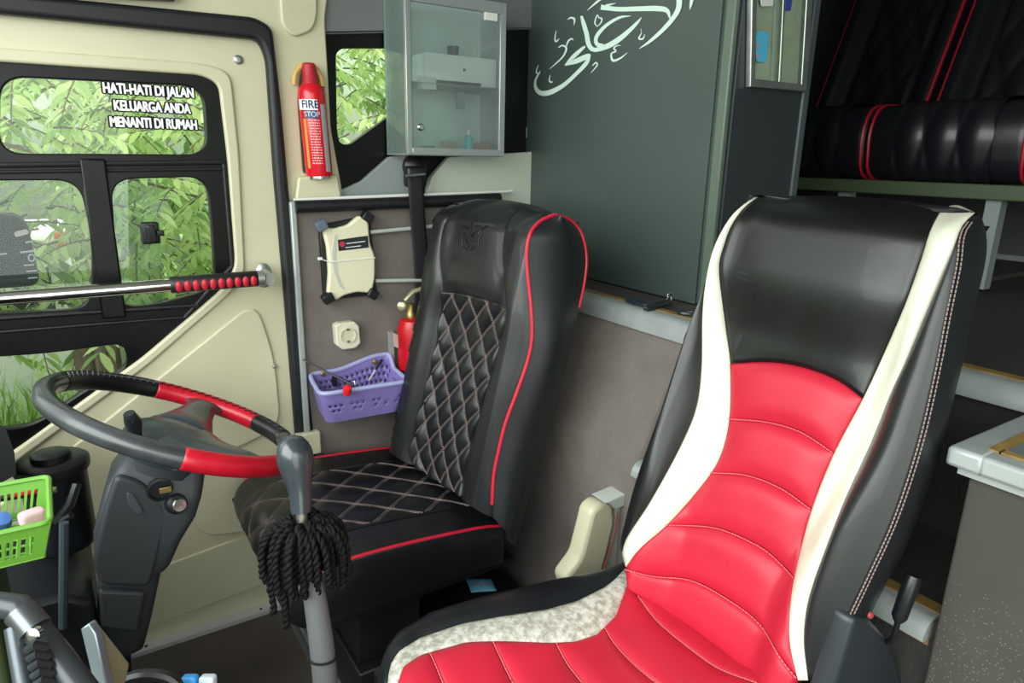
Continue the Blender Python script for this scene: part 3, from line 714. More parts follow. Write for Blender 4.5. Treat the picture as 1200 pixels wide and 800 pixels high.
for k in range(1, 5):
    s0, s1 = seams[k], seams[k+1]
    # end points lie on the stripe rails
    s0 = [tuple(sub_rail(Lci, s0[0][1], s0[0][1], 2)[0])]+s0[1:-1]+[tuple(sub_rail(Rci, s0[-1][1], s0[-1][1], 2)[0])]
    s1 = [tuple(sub_rail(Lci, s1[0][1], s1[0][1], 2)[0])]+s1[1:-1]+[tuple(sub_rail(Rci, s1[-1][1], s1[-1][1], 2)[0])]
    bk, G = pad(hit, nf, sub_rail(Lci, s0[0][1], s1[0][1]), sub_rail(Rci, s0[-1][1], s1[-1][1]), s0, s1, 34, 22, puff=.013, groove=.001)
    o = obj('red_channel', bk, REDL, rs, ang=0)
    if k < 5:
        mb = MB(); stitches(mb, G[0]+nf*.0035, .0010, .006) if k > 0 else None
        obj('seam_thread', mb, STITCHR, o, smooth=False)
bk, G = pad(hit, nf, [(735, 690), (733, 667)], [(920, 828), (930, 795)], seams[0], seams[1], 34, 10, puff=.006)
obj('red_channel', bk, REDL, rs, ang=0)
topc = [(888, 231), (960, 229), (1040, 233), (1103, 241)]
bk, gT = pad(hit, nf, sub_rail(Lci, 426, 231, 30), [tuple(p) for p in sub_rail(Rci, 467, 247, 30)], seams[5], topc, 34, 40, puff=.010, ev=(1, 1))
obj('headrest_panel', bk, mat('headrest_leather', '0c0f0e', .36, bump=.08, bscale=350, vary=.1, vscale=10, coat=.1), rs, ang=0)
bk, gLc = pad(hit, nf, Lco, Lci, [(729, 648), (733, 664)], [(884, 231), (888, 231)], 12, 60, puff=.008)
obj('left_cream_stripe', bk, CREAM2, rs, ang=0)
bk, gRc = pad(hit, nf, Rci, Rco, [(935, 797), (947, 797)], [(1103, 246), (1120, 240), (1143, 249)], 12, 60, puff=.008)
obj('right_cream_stripe', bk, CREAM2, rs, ang=0)
bk, gLb = pad(hit, nf, Lbo, sub_rail(Lco, 648, 330, 30), [(726, 640), (729, 648)], [(826, 330), (827, 330)], 14, 40, puff=.012, eu=(0, 1))
obj('left_bolster', bk, LEATH, rs, ang=0)
bk, gRb = pad(hit, nf, Rco, Rst, [(947, 797), (962, 797)], [(1143, 249), (1140, 253)][::1], 14, 60, puff=.016, eu=(1, 0))
obj('right_bolster', bk, LEATH, rs, ang=0)
fr3 = resample(gRb[:, -1], 60); rp = cat(Rre, 60)
rr3 = np.array([pl(rp[i, 0], rp[i, 1], (0, 1, 0), fr3[i][1]+.003) for i in range(60)])
# keep the rear edge behind the front edge
W_ = np.linspace(0, 1, 10)[None, :, None]
Sg = fr3[:, None]*(1-W_)+rr3[:, None]*W_; Sg[..., 1] -= .006*np.sin(PI*W_[..., 0])
rsp = obj('right_side_panel', MB().grid(Sg), LEATH2, rs, ang=0)
mb = MB(); stitches(mb, fr3[2:-2]+arr((.006, -.003, 0)), .0010, .006); stitches(mb, fr3[2:-2]+nf*.003+arr((0, -.002, 0))*1, .0010, .006)
obj('side_stitching', mb, STITCH, rsp, smooth=False)
fl3 = resample(np.vstack([gLb[:, 0][:-1], gLc[:, 0][36:]]), 60); rl3 = fl3+(rr3-fr3)*[1, 0, 1]*.9
Sg = fl3[:, None]*(1-W_)+rl3[:, None]*W_; Sg[..., 1] += .02*np.sin(PI*W_[..., 0])
obj('left_side_panel', MB().grid(Sg, True), LEATH2, rs, ang=0)
Sg = rr3[:, None]*(1-W_)+rl3[:, None]*W_; Sg = Sg-nf*.03*np.sin(PI*W_)
tt = gT[-1][np.linspace(33, 0, 10).astype(int)][None]
Sg = np.concatenate([Sg, Sg[-1:]*.5+tt*.5+arr((0, 0, .002)), tt-nf*.004], 0)
obj('back_shell', MB().grid(Sg), LEATH2, rs, ang=0)
bodyG = np.stack([resample(gLc[:, 0], 12)[:, None]*(1-t)+resample(gRc[:, -1], 12)[:, None]*t for t in np.linspace(.02, .98, 8)], 1)[:, :, 0]-nf*.075
obj('inner_core', MB().grid(bodyG), BLACKP, rs)
# cushion: built from its plan (X forward edge .35, crest at the stripes)
ymid = .735
yi = lambda x: np.interp(x, [.33, .368, .395, .434, .52, .58, .66, .71, .76, .825, .90, .96], [.86, .902, .93, .94, .926, .899, .861, .842, .837, .855, .905, .93])
yo = lambda x: np.interp(x, [.33, .36, .375, .403, .453, .536, .61, .70, .771, .85, .888, .96], [.88, .918, .948, .969, .984, .976, .955, .925, .915, .920, .930, .96])
yb_ = lambda x: np.interp(x, [.33, .37, .398, .437, .515, .626, .80, .95], [.93, .985, 1.02, 1.055, 1.075, 1.065, 1.035, .985])
def zc(x, y):
    a = abs(y-ymid); r = max(0, .40-x)
    return .452+.030*sm(np.float64(a), .06, .20)-.9*r**1.5*2.2-1.6*max(0, a-.235)**1.5 - .0
def top_patch(name, ya_, yb2, x0, x1, m, puff=.008, n=20, mm=30, bow=0, mirror=False):
    G = []
    for v in np.linspace(0, 1, mm):
        row = []
        for u in np.linspace(0, 1, n):
            xm = x0+(x1-x0)*v; A_, B_ = ya_(xm), yb2(xm)
            y = A_+(B_-A_)*u; x = xm - bow*math.sin(PI*u)
            pz = puff*(1-(2*u-1)**4)*(1-(2*v-1)**4)
            yy_ = 2*ymid-y if mirror else y
            row.append((x, yy_, zc(x, yy_)+pz))
        G.append(row)
    G = T_(G); d = arr((0, 0, -.014)); ring = np.concatenate([[G[0]+d], G, [G[-1]+d]], 0); l = ring[:, :1]+d; r = ring[:, -1:]+d
    return obj(name, MB().grid(np.concatenate([l, ring, r], 1)), m, rs, ang=0), G
xs = [.345, .45, .565, .675, .785, .905]
for k in range(5):
    o, G = top_patch('cushion_channel', lambda x: 2*ymid-yi(x), lambda x: yi(x), xs[k]+.001, xs[k+1]-.001, REDL, .010, 34, 20, bow=.014)
    mb = MB(); stitches(mb, G[-1]+arr((0, 0, .0015)), .0009, .006); obj('seam_thread', mb, STITCHR, o, smooth=False)
o, G = top_patch('cushion_channel', lambda x: 2*ymid-yi(x), lambda x: yi(x), .906, .975, REDL, .004, 34, 10, bow=.014)
CREAMW = mat('worn_cream_vinyl', 'b9b7a6', .5)
t_ = CREAMW.node_tree; n_ = t_.nodes
nz = n_.new('ShaderNodeTexNoise'); nz.inputs['Scale'].default_value = 75; nz.inputs['Detail'].default_value = 8; nz.inputs['Roughness'].default_value = .7
tcn = n_.new('ShaderNodeTexCoord'); t_.links.new(tcn.outputs['Object'], nz.inputs['Vector'])
crr = n_.new('ShaderNodeValToRGB'); crr.color_ramp.elements[0].position = .42; crr.color_ramp.elements[0].color = lin('9a978a'); crr.color_ramp.elements[1].position = .60; crr.color_ramp.elements[1].color = lin('cdcdc2')
t_.links.new(nz.outputs['Fac'], crr.inputs[0]); t_.links.new(crr.outputs[0], n_['Principled BSDF'].inputs['Base Color'])
for mir in (False, True):
    top_patch('cushion_cream_stripe', yi, yo, .345, .93, CREAMW, .005, 10, 50, mirror=mir)
    G = []
    for x in np.linspace(.335, .965, 60):
        A_, B_ = yo(x), yb_(x); row = []
        for th in np.linspace(0, 1, 16):
            if th < .5: u = th/.5; y = A_+(B_-A_)*(u**.9); z = zc(x, A_)+.006*math.sin(u*PI*.8)-.034*u*u
            else:
                u = (th-.5)/.5; y = B_+.012*math.sin(PI*u); z = zc(x, A_)-.0305-.11*u
            row.append((x, 2*ymid-y if mir else y, z))
        G.append(row)
    G = T_(G)
    G = np.concatenate([[(G[0]-arr((0,0,.06)))*1+arr((.03, 0, -.03))], G], 0)
    obj('cushion_bolster', MB().grid(G), mat('cushion_black_leather', '15191d', .33, bump=.1, bscale=420, coat=.1), rs, ang=0)
front = []
for z, dx in ((.0, .0), (-.03, -.012), (-.07, -.01), (-.12, .01), (-.14, .05)):
    front.append([(.345+dx, y, zc(.345, y)+z) for y in np.linspace(2*ymid-.93, .93, 24)])
obj('cushion_front', MB().grid(T_(front)), LEATH, rs, ang=0)
obj('cushion_pan', MB().box(T_((.38, .42, .30)), T_((.98, 1.05, .40))), BLACKP, rs, bevel=.01)
obj('pedestal', MB().box((.44, .44, .0), (.80, .84, .43)), mat('black_painted_steel', '141413', .45), rs, bevel=.01)
# recliner cover and lever on the aisle side
def slab(name, pxs, Y, th, m, parent, bev=.006, r=.01): return obj(name, plateY(pxs, Y, th, r=r, bev=bev), m, parent)
rc = slab('recliner_cover', [(978, 800), (1002, 722), (1022, 726), (1045, 752), (1060, 800), (1060, 900), (950, 900)], .395, .035, mat('dark_plastic_cover', '2a3035', .35), rs, .01, .015)
A = onY(1050, 700, .38); B = onY(1071, 676, .38); C3 = onY(1046, 748, .385); D3 = onY(1036, 752, .40)
lv = obj('recliner_lever', MB().tube(cat([D3, C3, onY(1053, 725, .38)], 12), .004, 8), BLACKP, rs)
obj('lever_grip', MB().tube([onY(1052, 728, .38), onY(1054, 722, .38), onY(1069, 680, .38), onY(1071, 674, .38)], [.006, .0105, .0115, .010], 12), mat('grip_black', '14171c', .3), lv)
p = onY(1019, 720, .392); obj('red_button', MB().lathe([(.005, 0), (.005, .003), (.002, .005)], p, NY, 12), mat('dull_red', '9a3a3e', .5), rs)

# ================================================================== STEERING
WC = arr((.137, 1.467, .809)); WN = arr((.413, .028, .91)); WN /= np.linalg.norm(WN); WR = .24
wu = np.cross(WN, (0, 1, 0)); wu /= np.linalg.norm(wu); wv = np.cross(WN, wu)
def rimp(a, r=WR, h=0): return WC+r*(math.cos(a)*wu+math.sin(a)*wv)+WN*h
AA = np.linspace(0, 2*PI, 721); RP = proj(np.array([rimp(a) for a in AA]))
def ang(px, py): return AA[np.argmin(np.hypot(RP[:, 0]-px, RP[:, 1]-py))]
sw_ = thing('steering_wheel', WC, 'large bus steering wheel with grey and red wrapped rim', 'steering wheel')
TR = .0205
def arcseg(a0, a1, r, n=60):
    while a1 < a0: a1 += 2*PI
    return [rimp(a) for a in np.linspace(a0, a1, n)]
GREYV = mat('worn_grey_vinyl', '3b3e41', .32, bump=.08, bscale=300, vary=.35, vscale=26, coat=.25)
BLKV = mat('black_wheel_leather', '17191b', .35, bump=.1, bscale=300, vary=.2, vscale=30)
RIMR = mat('red_wheel_leather', 'c8152b', .33, bump=.06, bscale=300, vary=.15, vscale=30, coat=.1)
obj('rim', MB().tube([rimp(a) for a in AA[:-1:5]], TR-.0012, 16, close=True), GREYV, sw_, ang=0)
def sleeve(name, p0, p1, m, rr=TR+.0004):
    a0, a1 = ang(*p0), ang(*p1)
    d = (a1-a0+PI) % (2*PI)-PI
    pts = [rimp(a0+d*t) for t in np.linspace(0, 1, 50)]
    return obj(name, MB().tube(pts, [rr*.97]+[rr]*20+[rr*.97], 16), m, sw_, ang=0), (a0, d)
rn_, (an0, dn) = sleeve('red_sleeve', (213, 540), (334, 540), RIMR)
rf, (af0, df) = sleeve('red_sleeve', (183, 456), (300, 497), RIMR)
bf, (ab0, db) = sleeve('black_sleeve', (70, 447), (183, 456), BLKV)
b2, (ac0, dc) = sleeve('black_sleeve', (300, 497), (332, 515), BLKV)
# lacing on the inner top of the far half
for par, a0, d, nst in ((bf, ab0, db, 16), (rf, af0, df, 14), (b2, ac0, dc, 5)):
    mb = MB(); cn = -wu  # lacing runs on top, a little inwards
    for k in range(nst):
        t0 = (k+.1)/nst; t1 = (k+.75)/nst
        for u0, u1 in ((.35, .95),):
            P = []
            for q in np.linspace(0, 1, 6):
                a = a0+d*(t0+(t1-t0)*q); c = rimp(a); rad = (c-WC)/WR; th = u0+(u1-u0)*q
                P.append(c+(TR+.001)*(-rad*math.cos(th+.5)+WN*math.sin(th+.5)))
            mb.tube(P, .0011, 4)
    P = [rimp(a0+d*q)+(TR+.0006)*(-(rimp(a0+d*q)-WC)/WR*math.cos(1.1)+WN*math.sin(1.1)) for q in np.linspace(0, 1, 40)]
    mb.tube(P, .0009, 4)
    obj('lacing', mb, mat('dark_lacing', '0b0c0d', .5) if par is not bf else mat('grey_lacing', '6f7478', .5), par, smooth=False)
# hub and two spokes
HUBM = mat('hub_plastic', '3c4448', .32, bump=.05, bscale=200, vary=.25, vscale=14, coat=.15)
hubc = WC-WN*.045
obj('hub', MB().lathe([(.03, -.05), (.06, -.045), (.088, -.03), (.094, -.01), (.09, .008), (.075, .024), (.05, .036), (.02, .041), (.002, .042)], hubc, WN, 40, ux=wu), HUBM, sw_, ang=60)
def spoke(px, py, wr, wh):
    a = ang(px, py); secs = []
    for t in np.linspace(0, 1, 14):
        r = .05+(WR-.012-.05)*t; h = -.033+.030*sm(t, .1, .95); w_ = wh+(wr-wh)*sm(t, 0, .8)+.02*max(0, t-.85)/.15
        c = rimp(a, r, h); rad = rimp(a, 1)-WC; tan = np.cross(WN, rad); tan /= np.linalg.norm(tan)
        th = .026*(1-t)+.012
        secs.append([c+tan*w_*x+WN*th*z for x, z in ((-1, -.2), (-.9, .35), (-.5, .8), (0, 1), (.5, .8), (.9, .35), (1, -.2), (.6, -.7), (-.6, -.7))])
    return obj('spoke', MB().loft(secs), HUBM, sw_, ang=70)
spoke(244, 468, .034, .07); spoke(306, 543, .045, .085)
obj('lower_collar', MB().lathe([(.05, -.06), (.075, -.055), (.08, -.03), (.06, -.02)], hubc, WN, 32), COLUMN, sw_)
# column cover
sc_ = thing('steering_column', (.0, 1.47, .0), 'dark grey plastic steering column cover under the wheel', 'steering column')
def colsec(c, a, b, rot=-.15, r=.02, k=0):
    ca, sa = math.cos(rot), math.sin(rot); L_ = rnd([(-a/2, -b/2), (a/2, -b/2), (a/2, b/2), (-a/2, b/2)], r, 4)
    return [arr(c)+arr((p[0]*ca-p[1]*sa, p[0]*sa+p[1]*ca, -k*(p[0]))) for p in L_]
upper = [((.128, 1.47, .765), .09, .09), ((.112, 1.47, .745), .14, .125), ((.085, 1.47, .69), .165, .15), ((.070, 1.47, .650), .165, .15), ((.045, 1.47, .60), .15, .145), ((.030, 1.47, .548), .132, .138), ((.024, 1.47, .532), .120, .13)]
uc = obj('upper_cover', MB().loft([colsec(c, a, b, k=.35) for c, a, b in upper]), COLUMN, sc_, ang=50)
lower = [((.026, 1.475, .545), .112, .12), ((.016, 1.475, .50), .108, .118), ((.0, 1.475, .42), .096, .11), ((-.018, 1.475, .345), .085, .10), ((-.03, 1.475, .32), .05, .07)]
obj('lower_cover', MB().loft([colsec(c, a, b, k=.35) for c, a, b in lower]), COLUMN, sc_, ang=50)
obj('steering_shaft', MB().tube([(-.02, 1.475, .36), (-.05, 1.50, .0)], .02, 12), BLACKP, sc_)
def facep(px, py, y): return onY(px, py, y)
# raised front shell with its parting line
fs = obj('front_shell', plateY([(122, 600), (136, 556), (168, 566), (198, 600), (189, 640), (176, 688), (118, 686), (108, 660)], 1.392, .02, r=.018, bev=.0075), COLUMN, sc_)
obj('front_shell_lower', plateY([(116, 692), (172, 694), (162, 742), (118, 736)], 1.402, .02, r=.01, bev=.007), COLUMN, sc_)
p = facep(155, 590, 1.388); ov = obj('cover_boss', plateY([(148, 577), (156, 578), (169, 600), (162, 604), (150, 592)], 1.388, .005, r=.01, bev=.002), mat('column_boss', '41464a', .45), sc_)
pk = facep(187, 573, 1.392)
ig = obj('ignition_recess', MB().lathe([(.024, 0), (.024, .004), (.019, .005), (.017, -.006), (.001, -.008)], pk, NY, 24), BLACKP, sc_)
pk = facep(206, 592, 1.385)
kc = obj('key_cylinder', MB().lathe([(.021, 0), (.021, .012), (.017, .018), (.013, .018)], pk+(0, .012, 0), (.25, -1, .25), 24), BLACKP, sc_)
obj('key_barrel', MB().lathe([(.012, 0), (.0145, .022), (.012, .026), (.001, .0265)], pk+(0, .008, 0), (.25, -1, .25), 24), CHROME, kc)
obj('brass_key', MB().obox(facep(194, 574, 1.385), XA, UP, YA, .022, .012, .003), mat('brass', 'a8925c', .35, metal=.8), sc_, bevel=.001)
p = facep(155, 492, 1.40)
st = obj('indicator_stalk', MB().tube([hubc-WN*.05+(-.04, -.02, .0), onY(160, 510, 1.40), onY(156, 494, 1.39), onY(151, 484, 1.385)], [.007, .010, .0155, .010], 14), mat('stalk_black', '2a2d31', .25, vary=.3, vscale=30), sc_)

# ------------------------------------------------ reservoir, console, green basket and dashboard odds
rv = thing('fluid_reservoir', (-.09, 1.6, .5), 'black cylindrical fluid reservoir with round cap left of the column', 'reservoir')
oc = onY(62, 640, 1.6); tp = onY(60, 538, 1.6)
obj('tank', MB().lathe([(.055, 0), (.06, .02), (.06, tp[2]-oc[2]-.02), (.062, tp[2]-oc[2]-.012)], (tp[0], 1.6, oc[2]), UP, 32), mat('reservoir_black', '14171b', .35), rv)
cp = obj('cap', MB().lathe([(.065, 0), (.068, .006), (.068, .022), (.060, .028), (.036, .028), (.036, .040), (.030, .043), (.001, .043)], (tp[0], 1.6, tp[2]-.026), UP, 36), BLACKP, rv)
obj('clamp_bracket', MB().tube([onY(66, 612, 1.535), onY(82, 590, 1.53), onY(90, 566, 1.54)], .010, 8).tube([onY(66, 612, 1.535), onY(84, 603, 1.52)], .008, 8), mat('bracket_black', '1c1f22', .3), rv)
cn = thing('dashboard_console', (-.12, 1.5, 0), 'dark dashboard side console left of the steering column', 'console')
A = onY(25, 606, 1.5); B = onY(108, 640, 1.5)
obj('console_body', MB().prism([(A[0]-.30, 1.40, 0), (-.055, 1.40, 0), (-.055, 1.40, .49), (-.10, 1.40, .522), (-.20, 1.40, .524), (A[0]-.30, 1.40, .50)], (0, .36, 0)), mat('console_dark', '1b1f24', .45), cn, bevel=.012)
obj('edge_strip', MB().tube([onY(75, 612, 1.392), onY(74, 735, 1.392)], .008, 8), mat('strip_blue_grey', '3c4a52', .4), cn)
# olive sheet metal left of the console
gb = thing('green_basket', onZ(28, 640, .78), 'lime green plastic basket at the left edge holding small things', 'basket')
LIME = mat('lime_plastic', '659c35', .4); LIME.node_tree.nodes['Principled BSDF'].inputs['Subsurface Weight'].default_value = .0
def basket(name_prefix, corners_top, zt, depth, taper, parent, m, slots_, th=.0022, rim_r=.004):
    """open basket: corners_top 4 xy, walls are bars between a solid lower band and a solid upper band"""
    Ct = arr(corners_top); ctr = Ct.mean(0); Cb = ctr+(Ct-ctr)*taper
    for k, nm in enumerate(slots_):
        a, b = Ct[k], Ct[(k+1) % 4]; c_, d_ = Cb[k], Cb[(k+1) % 4]
        def W(u, v): t = a+(b-a)*u; q = c_+(d_-c_)*u; p = q+(t-q)*v; return (p[0], p[1], zt-depth+depth*v)
        mb = MB()
        def quad(u0, u1, v0, v1): mb.add([W(u0, v0), W(u1, v0), W(u1, v1), W(u0, v1)], [(0, 1, 2, 3)])
        n = nm; quad(0, 1, 0, .18); quad(0, 1, .72, 1); quad(0, .06, .18, .72); quad(.94, 1, .18, .72)
        for i in range(n):
            u0 = .06+.88*i/n; quad(u0, u0+.88/n*.45, .18, .72)
        obj('side_wall', mb, m, parent, solid=th, smooth=False)
    mb = MB()
    cc = [(p[0], p[1], zt-depth) for p in Cb]; nx = 12
    for i in range(nx+1):
        t = i/nx; p, q = cc[0]*1 if 0 else arr(cc[0])*(1-t)+arr(cc[1])*t, arr(cc[3])*(1-t)+arr(cc[2])*t; mb.tube([p, q], .0022, 4)
    for i in range(7):
        t = i/6; p, q = arr(cc[0])*(1-t)+arr(cc[3])*t, arr(cc[1])*(1-t)+arr(cc[2])*t; mb.tube([p, q], .0022, 4)
    g = obj('floor_grid', mb, m, parent, smooth=False); tag(g, kind='stuff')
    loop = rnd(Ct, .012, 5)
    obj('rim', MB().tube([(p[0], p[1], zt) for p in loop], rim_r, 8, close=True), m, parent)
br = onZ(57, 558, .862); fr_ = onZ(56, 612, .862); 
basket('g', [(br[0]-.20, br[1]+.01), (br[0], br[1]), (fr_[0]+.003, fr_[1]), (fr_[0]-.21, fr_[1]+.0)], .862, .055, .86, gb, LIME, [20, 9, 20, 9], rim_r=.004)
zb = .862-.055
P0 = onZ(22, 580, zb+.022); P1 = onZ(50, 576, zb+.022)
mk = thing('marker_pen', P0, 'red and black marker pen in the green basket', 'pen')
d_ = (P1-P0); d_ /= np.linalg.norm(d_)
obj('barrel', MB().tube([P0-d_*.03, P0+d_*.03], .006, 12), mat('pen_black', '1a1a1c', .3), mk); obj('red_band', MB().tube([P0-d_*.01+(0, 0, .001), P0+d_*.025+(0, 0, .001)], .0062, 12), RED, mk)
obj('pen_cap', MB().tube([P0+d_*.03, P0+d_*.05], .005, 12), mat('pen_olive', '6a6a3a', .4), mk)
p = onZ(38, 604, zb+.018)
tag(obj('eraser', MB().loft(pill(p, (1, .35, 0), (-.35, 1, 0), UP, .032, .022, .016, .007)), mat('pale_pink_rubber', 'd2a6ae', .6), loc=p), 'pale pink rounded lump in the green basket', 'eraser')
p = onZ(2, 612, zb+.010)
tag(obj('blue_stopper', MB().lathe([(.012, -.006), (.013, 0), (.011, .012), (.004, .014)], p, (.2, -.5, .7), 16), mat('cap_blue', '4b6fb0', .4), loc=p), 'small blue stopper in the green basket at the picture edge', 'stopper')
# cowl at the far left edge
cw = tag(obj('dashboard_cowl', MB().loft([[arr(onY(x, y, Y)) for x, y in ((-60, 480), (6, 500), (17, 530), (19, 556), (-60, 600))] for Y in (1.45, 1.75)]), mat('cowl_black', '1d1f22', .4), loc=onY(0, 540, 1.6)), 'black curved dashboard cowl at the left picture edge', 'dashboard')
# hand brake bracket, grip and phone holder in the bottom left corner
hb = thing('handbrake_lever', dist(70, 760, .8), 'black and chrome hand brake lever in the bottom left corner', 'lever')
D8 = .80
obj('lever_arm', MB().tube([dist(-20, 705, D8), dist(22, 712, D8), dist(40, 735, D8-.01), dist(70, 775, D8-.02), dist(100, 815, D8-.03)], [.014, .016, .016, .017, .017], 12), mat('lever_dark', '3b3e42', .3, metal=.3), hb)
obj('chrome_collar', MB().tube([dist(24, 716, D8-.01), dist(42, 738, D8-.015)], .018, 14), mat('dull_chrome', '6a6e72', .3, metal=.8), hb)
obj('pivot_bolt', MB().lathe([(.008, 0), (.008, .008), (.003, .011)], dist(44, 741, D8-.035), -FW, 12), CHROME, hb)
mb = None
for k in range(7):
    x, y = 42+k*2.4, 758+k*10
    obj('rubber_rib', MB().tube([dist(x-9, y+3, D8-.04), dist(x, y-3, D8-.05), dist(x+11, y+1, D8-.04)], .0052, 8), mat('rib_rubber', '22262a', .35), hb)
obj('side_plate', MB().tube([dist(16, 735, D8-.02), dist(22, 770, D8-.03), dist(30, 815, D8-.04)], .010, 10), mat('plate_dark_metal', '555b60', .3, metal=.6), hb)
ph = thing('card_holder', dist(118, 775, .85), 'silver edged cream plate standing in the bottom left corner', 'holder')
D9 = .86
Pp = [dist(104, 732, D9), dist(112, 740, D9+.01), dist(146, 782, D9+.03), dist(136, 830, D9+.02), dist(118, 830, D9)]
obj('plate', MB().prism(Pp, FW*.012), mat('khaki_plate', '8a8468', .5), ph, bevel=.002)
obj('silver_edge', MB().prism([dist(94, 737, D9-.01), dist(104, 730, D9-.01), dist(112, 742, D9-.01), dist(127, 812, D9-.01), dist(112, 812, D9-.01)], FW*.014), mat('silver_edge', 'a5b2bd', .25, metal=.6), ph, bevel=.002)
rg = thing('cable_loop', dist(170, 800, .9), 'black rubber cable loop at the bottom edge beside the floor track', 'cable')
obj('loop', MB().tube([dist(175+34*math.cos(t), 806+16*math.sin(t), .92) for t in np.linspace(0, 2*PI, 36)[:-1]], .008, 8, close=True), BLACKP, rg)
for k, (x, y, m, l) in enumerate(((222, 799, mat('cap_sky', '3a8fd0', .4), 'blue plastic clip at the bottom edge by the cable loop'), (243, 799, mat('clear_white', 'bcc6cc', .3), 'whitish plastic clip at the bottom edge beside the blue one'))):
    p = dist(x, y, .95); tag(obj('plastic_clip', MB().loft(pill(p, R@arr((1, 0, 0)), R@arr((0, 1, 0)), -FW, .022, .018, .012, .005)), m, loc=p), l, 'clip')

# carriers: low console that holds the brake lever, clips and cable, and the olive shelf under the green basket
tag(obj('floor_console', MB().box((-.25, .45, 0), (.10, .88, .605)), mat('console_dark', '1b1f24', .45), loc=(-.05, .65, 0), bevel=.02), 'dark floor console carrying the hand brake at the bottom edge', 'console')
tag(obj('dashboard_shelf', MB().box((-.60, 1.03, 0), (-.15, 1.20, .803)), mat('olive_panel', '3c4a2c', .55), loc=(-.3, 1.1, 0), bevel=.01), 'olive green panel under the green basket at the left edge', 'shelf')
q = dist(100, 815, D8-.03); obj('lever_foot', MB().tube([q, q+arr((.02, -.005, -.06)), (q[0]+.025, q[1]-.005, .60)], .017, 10), mat('lever_dark', '3b3e42', .3, metal=.3), hb)
q = dist(30, 815, D8-.04); obj('plate_foot', MB().tube([q, (q[0]+.02, q[1], .60)], .010, 8), mat('plate_dark_metal', '555b60', .3, metal=.6), hb)
q = dist(124, 822, .87); obj('holder_foot', MB().tube([q, (q[0], q[1], .60)], .008, 8), BLACKP, ph)
# ------------------------------------------------ gear lever
gl_ = thing('gear_lever', (.245, .88, .40), 'tall gear lever with bulbous grey knob and black tassel, right of the wheel', 'gear lever')
kp = cat([dist(334, 514, 1.05), dist(344, 530, 1.05), dist(349, 556, 1.05), dist(352, 580, 1.05), dist(353, 600, 1.05)], 24)
rr_ = [.012, .022, .0265, .028, .0275, .0255, .023, .0205, .0185, .017, .0165, .016, .0155]
prof_ax = dist(353, 600, 1.05)-dist(336, 512, 1.05)
obj('knob', MB().tube(kp, rr_, 24), mat('knob_grey', '343a40', .25, coat=.4, vary=.1, vscale=20), gl_, ang=60)
obj('ferrule', MB().tube([dist(353, 598, 1.05), dist(355, 618, 1.05)], .0095, 16), mat('worn_steel', '8d857c', .35, metal=.8, vary=.4, vscale=60), gl_)
bt = [dist(356, 618, 1.05), dist(364, 670, 1.05), dist(372, 720, 1.05), dist(378, 765, 1.05), dist(382, 812, 1.06), dist(386, 900, 1.08)]
obj('boot_sleeve', MB().tube(cat(bt, 24), [.014, .016, .018, .019, .019, .019, .021], 18), mat('grey_foam_sleeve', '56585a', .75, bump=.2, bscale=200), gl_)
obj('cable_tie', MB().tube([dist(379, 770, 1.05)+.0205*(math.cos(t)*arr((.84, -.54, 0))+math.sin(t)*arr((.5, .8, -.15))) for t in np.linspace(0, 2*PI, 24)[:-1]], .0022, 6, close=True), BLACKP, gl_)
p0 = arr(bt[-1]); obj('rod', MB().tube([p0, (p0[0]-.01, p0[1], .0)], .014, 12), BLACKP, gl_)
rnd_ = random.Random(3)
TAS = mat('black_chenille', '040405', .75, spec=.25)
top_ = dist(356, 622, 1.05); ax = dist(372, 720, 1.05)-top_; ax /= np.linalg.norm(ax)
tsl = obj('tassel_cord', MB().tube([top_+.013*(math.cos(t)*arr((.84, -.54, 0))+math.sin(t)*arr((.5, .8, 0))) for t in np.linspace(0, 2*PI, 24)[:-1]], .005, 6, close=True), TAS, gl_)
def strand(az, out_, length, h0=0.0):
    P = []
    dx_ = arr((math.cos(az), math.sin(az), 0))
    st_ = top_+dx_*.012+arr((0, 0, .008+h0))
    for t in np.linspace(0, 1, 26):
        rr2 = .012+out_*(1-(1-min(1, t*1.9))**2); z = .012*math.sin(min(1, t*2.2)*PI)*1.3-length*max(0, t-.12)**1.15
        P.append(top_+dx_*rr2+arr((0, 0, h0+z))+arr((rnd_.uniform(-1, 1), rnd_.uniform(-1, 1), 0))*.0009)
    P = arr(P); mb = MB(); T = np.gradient(P, axis=0); T /= np.linalg.norm(T, axis=1, keepdims=True)
    a = np.cross(T, (0.3, .5, .2)); a /= np.linalg.norm(a, axis=1, keepdims=True); b = np.cross(T, a)
    ph_ = rnd_.uniform(0, 6); L_ = length+out_
    for q in (0, PI):
        th = np.linspace(0, L_/.021*2*PI*.9, 26)[:, None]+q+ph_
        # resample finer for the twist
        Pf = resample(P, 60); af = resample(a, 60); bf_ = resample(b, 60); th = (np.linspace(0, L_/.021*2*PI*.9, 60)+q+ph_)[:, None]
        mb.tube(Pf+.0026*(np.cos(th)*af+np.sin(th)*bf_), [.0034]*10+[.0040], 5)
    obj('tassel_strand', mb, TAS, gl_, ang=0)
for k in range(58):
    az = k*2.399+rnd_.uniform(-.2, .2)
    lay = k % 3
    strand(az, (.050, .038, .022)[lay]+rnd_.uniform(-.006, .006), rnd_.uniform(.055, .095)+(.02 if lay else 0), (.0, .004, .01)[lay])
camr = arr((.84, -.54, 0))
for azd, o_, l_ in ((-1, .048, .13), (-.85, .042, .15), (-.6, .03, .175), (-.5, .035, .14), (-.3, .02, .12), (.95, .052, .105), (1, .045, .12), (.6, .03, .12), (-.75, .03, .12)):
    v = camr*azd+arr((-.5, -.8, 0))*math.sqrt(max(0, 1-azd*azd)); strand(math.atan2(v[1], v[0]), o_, l_)

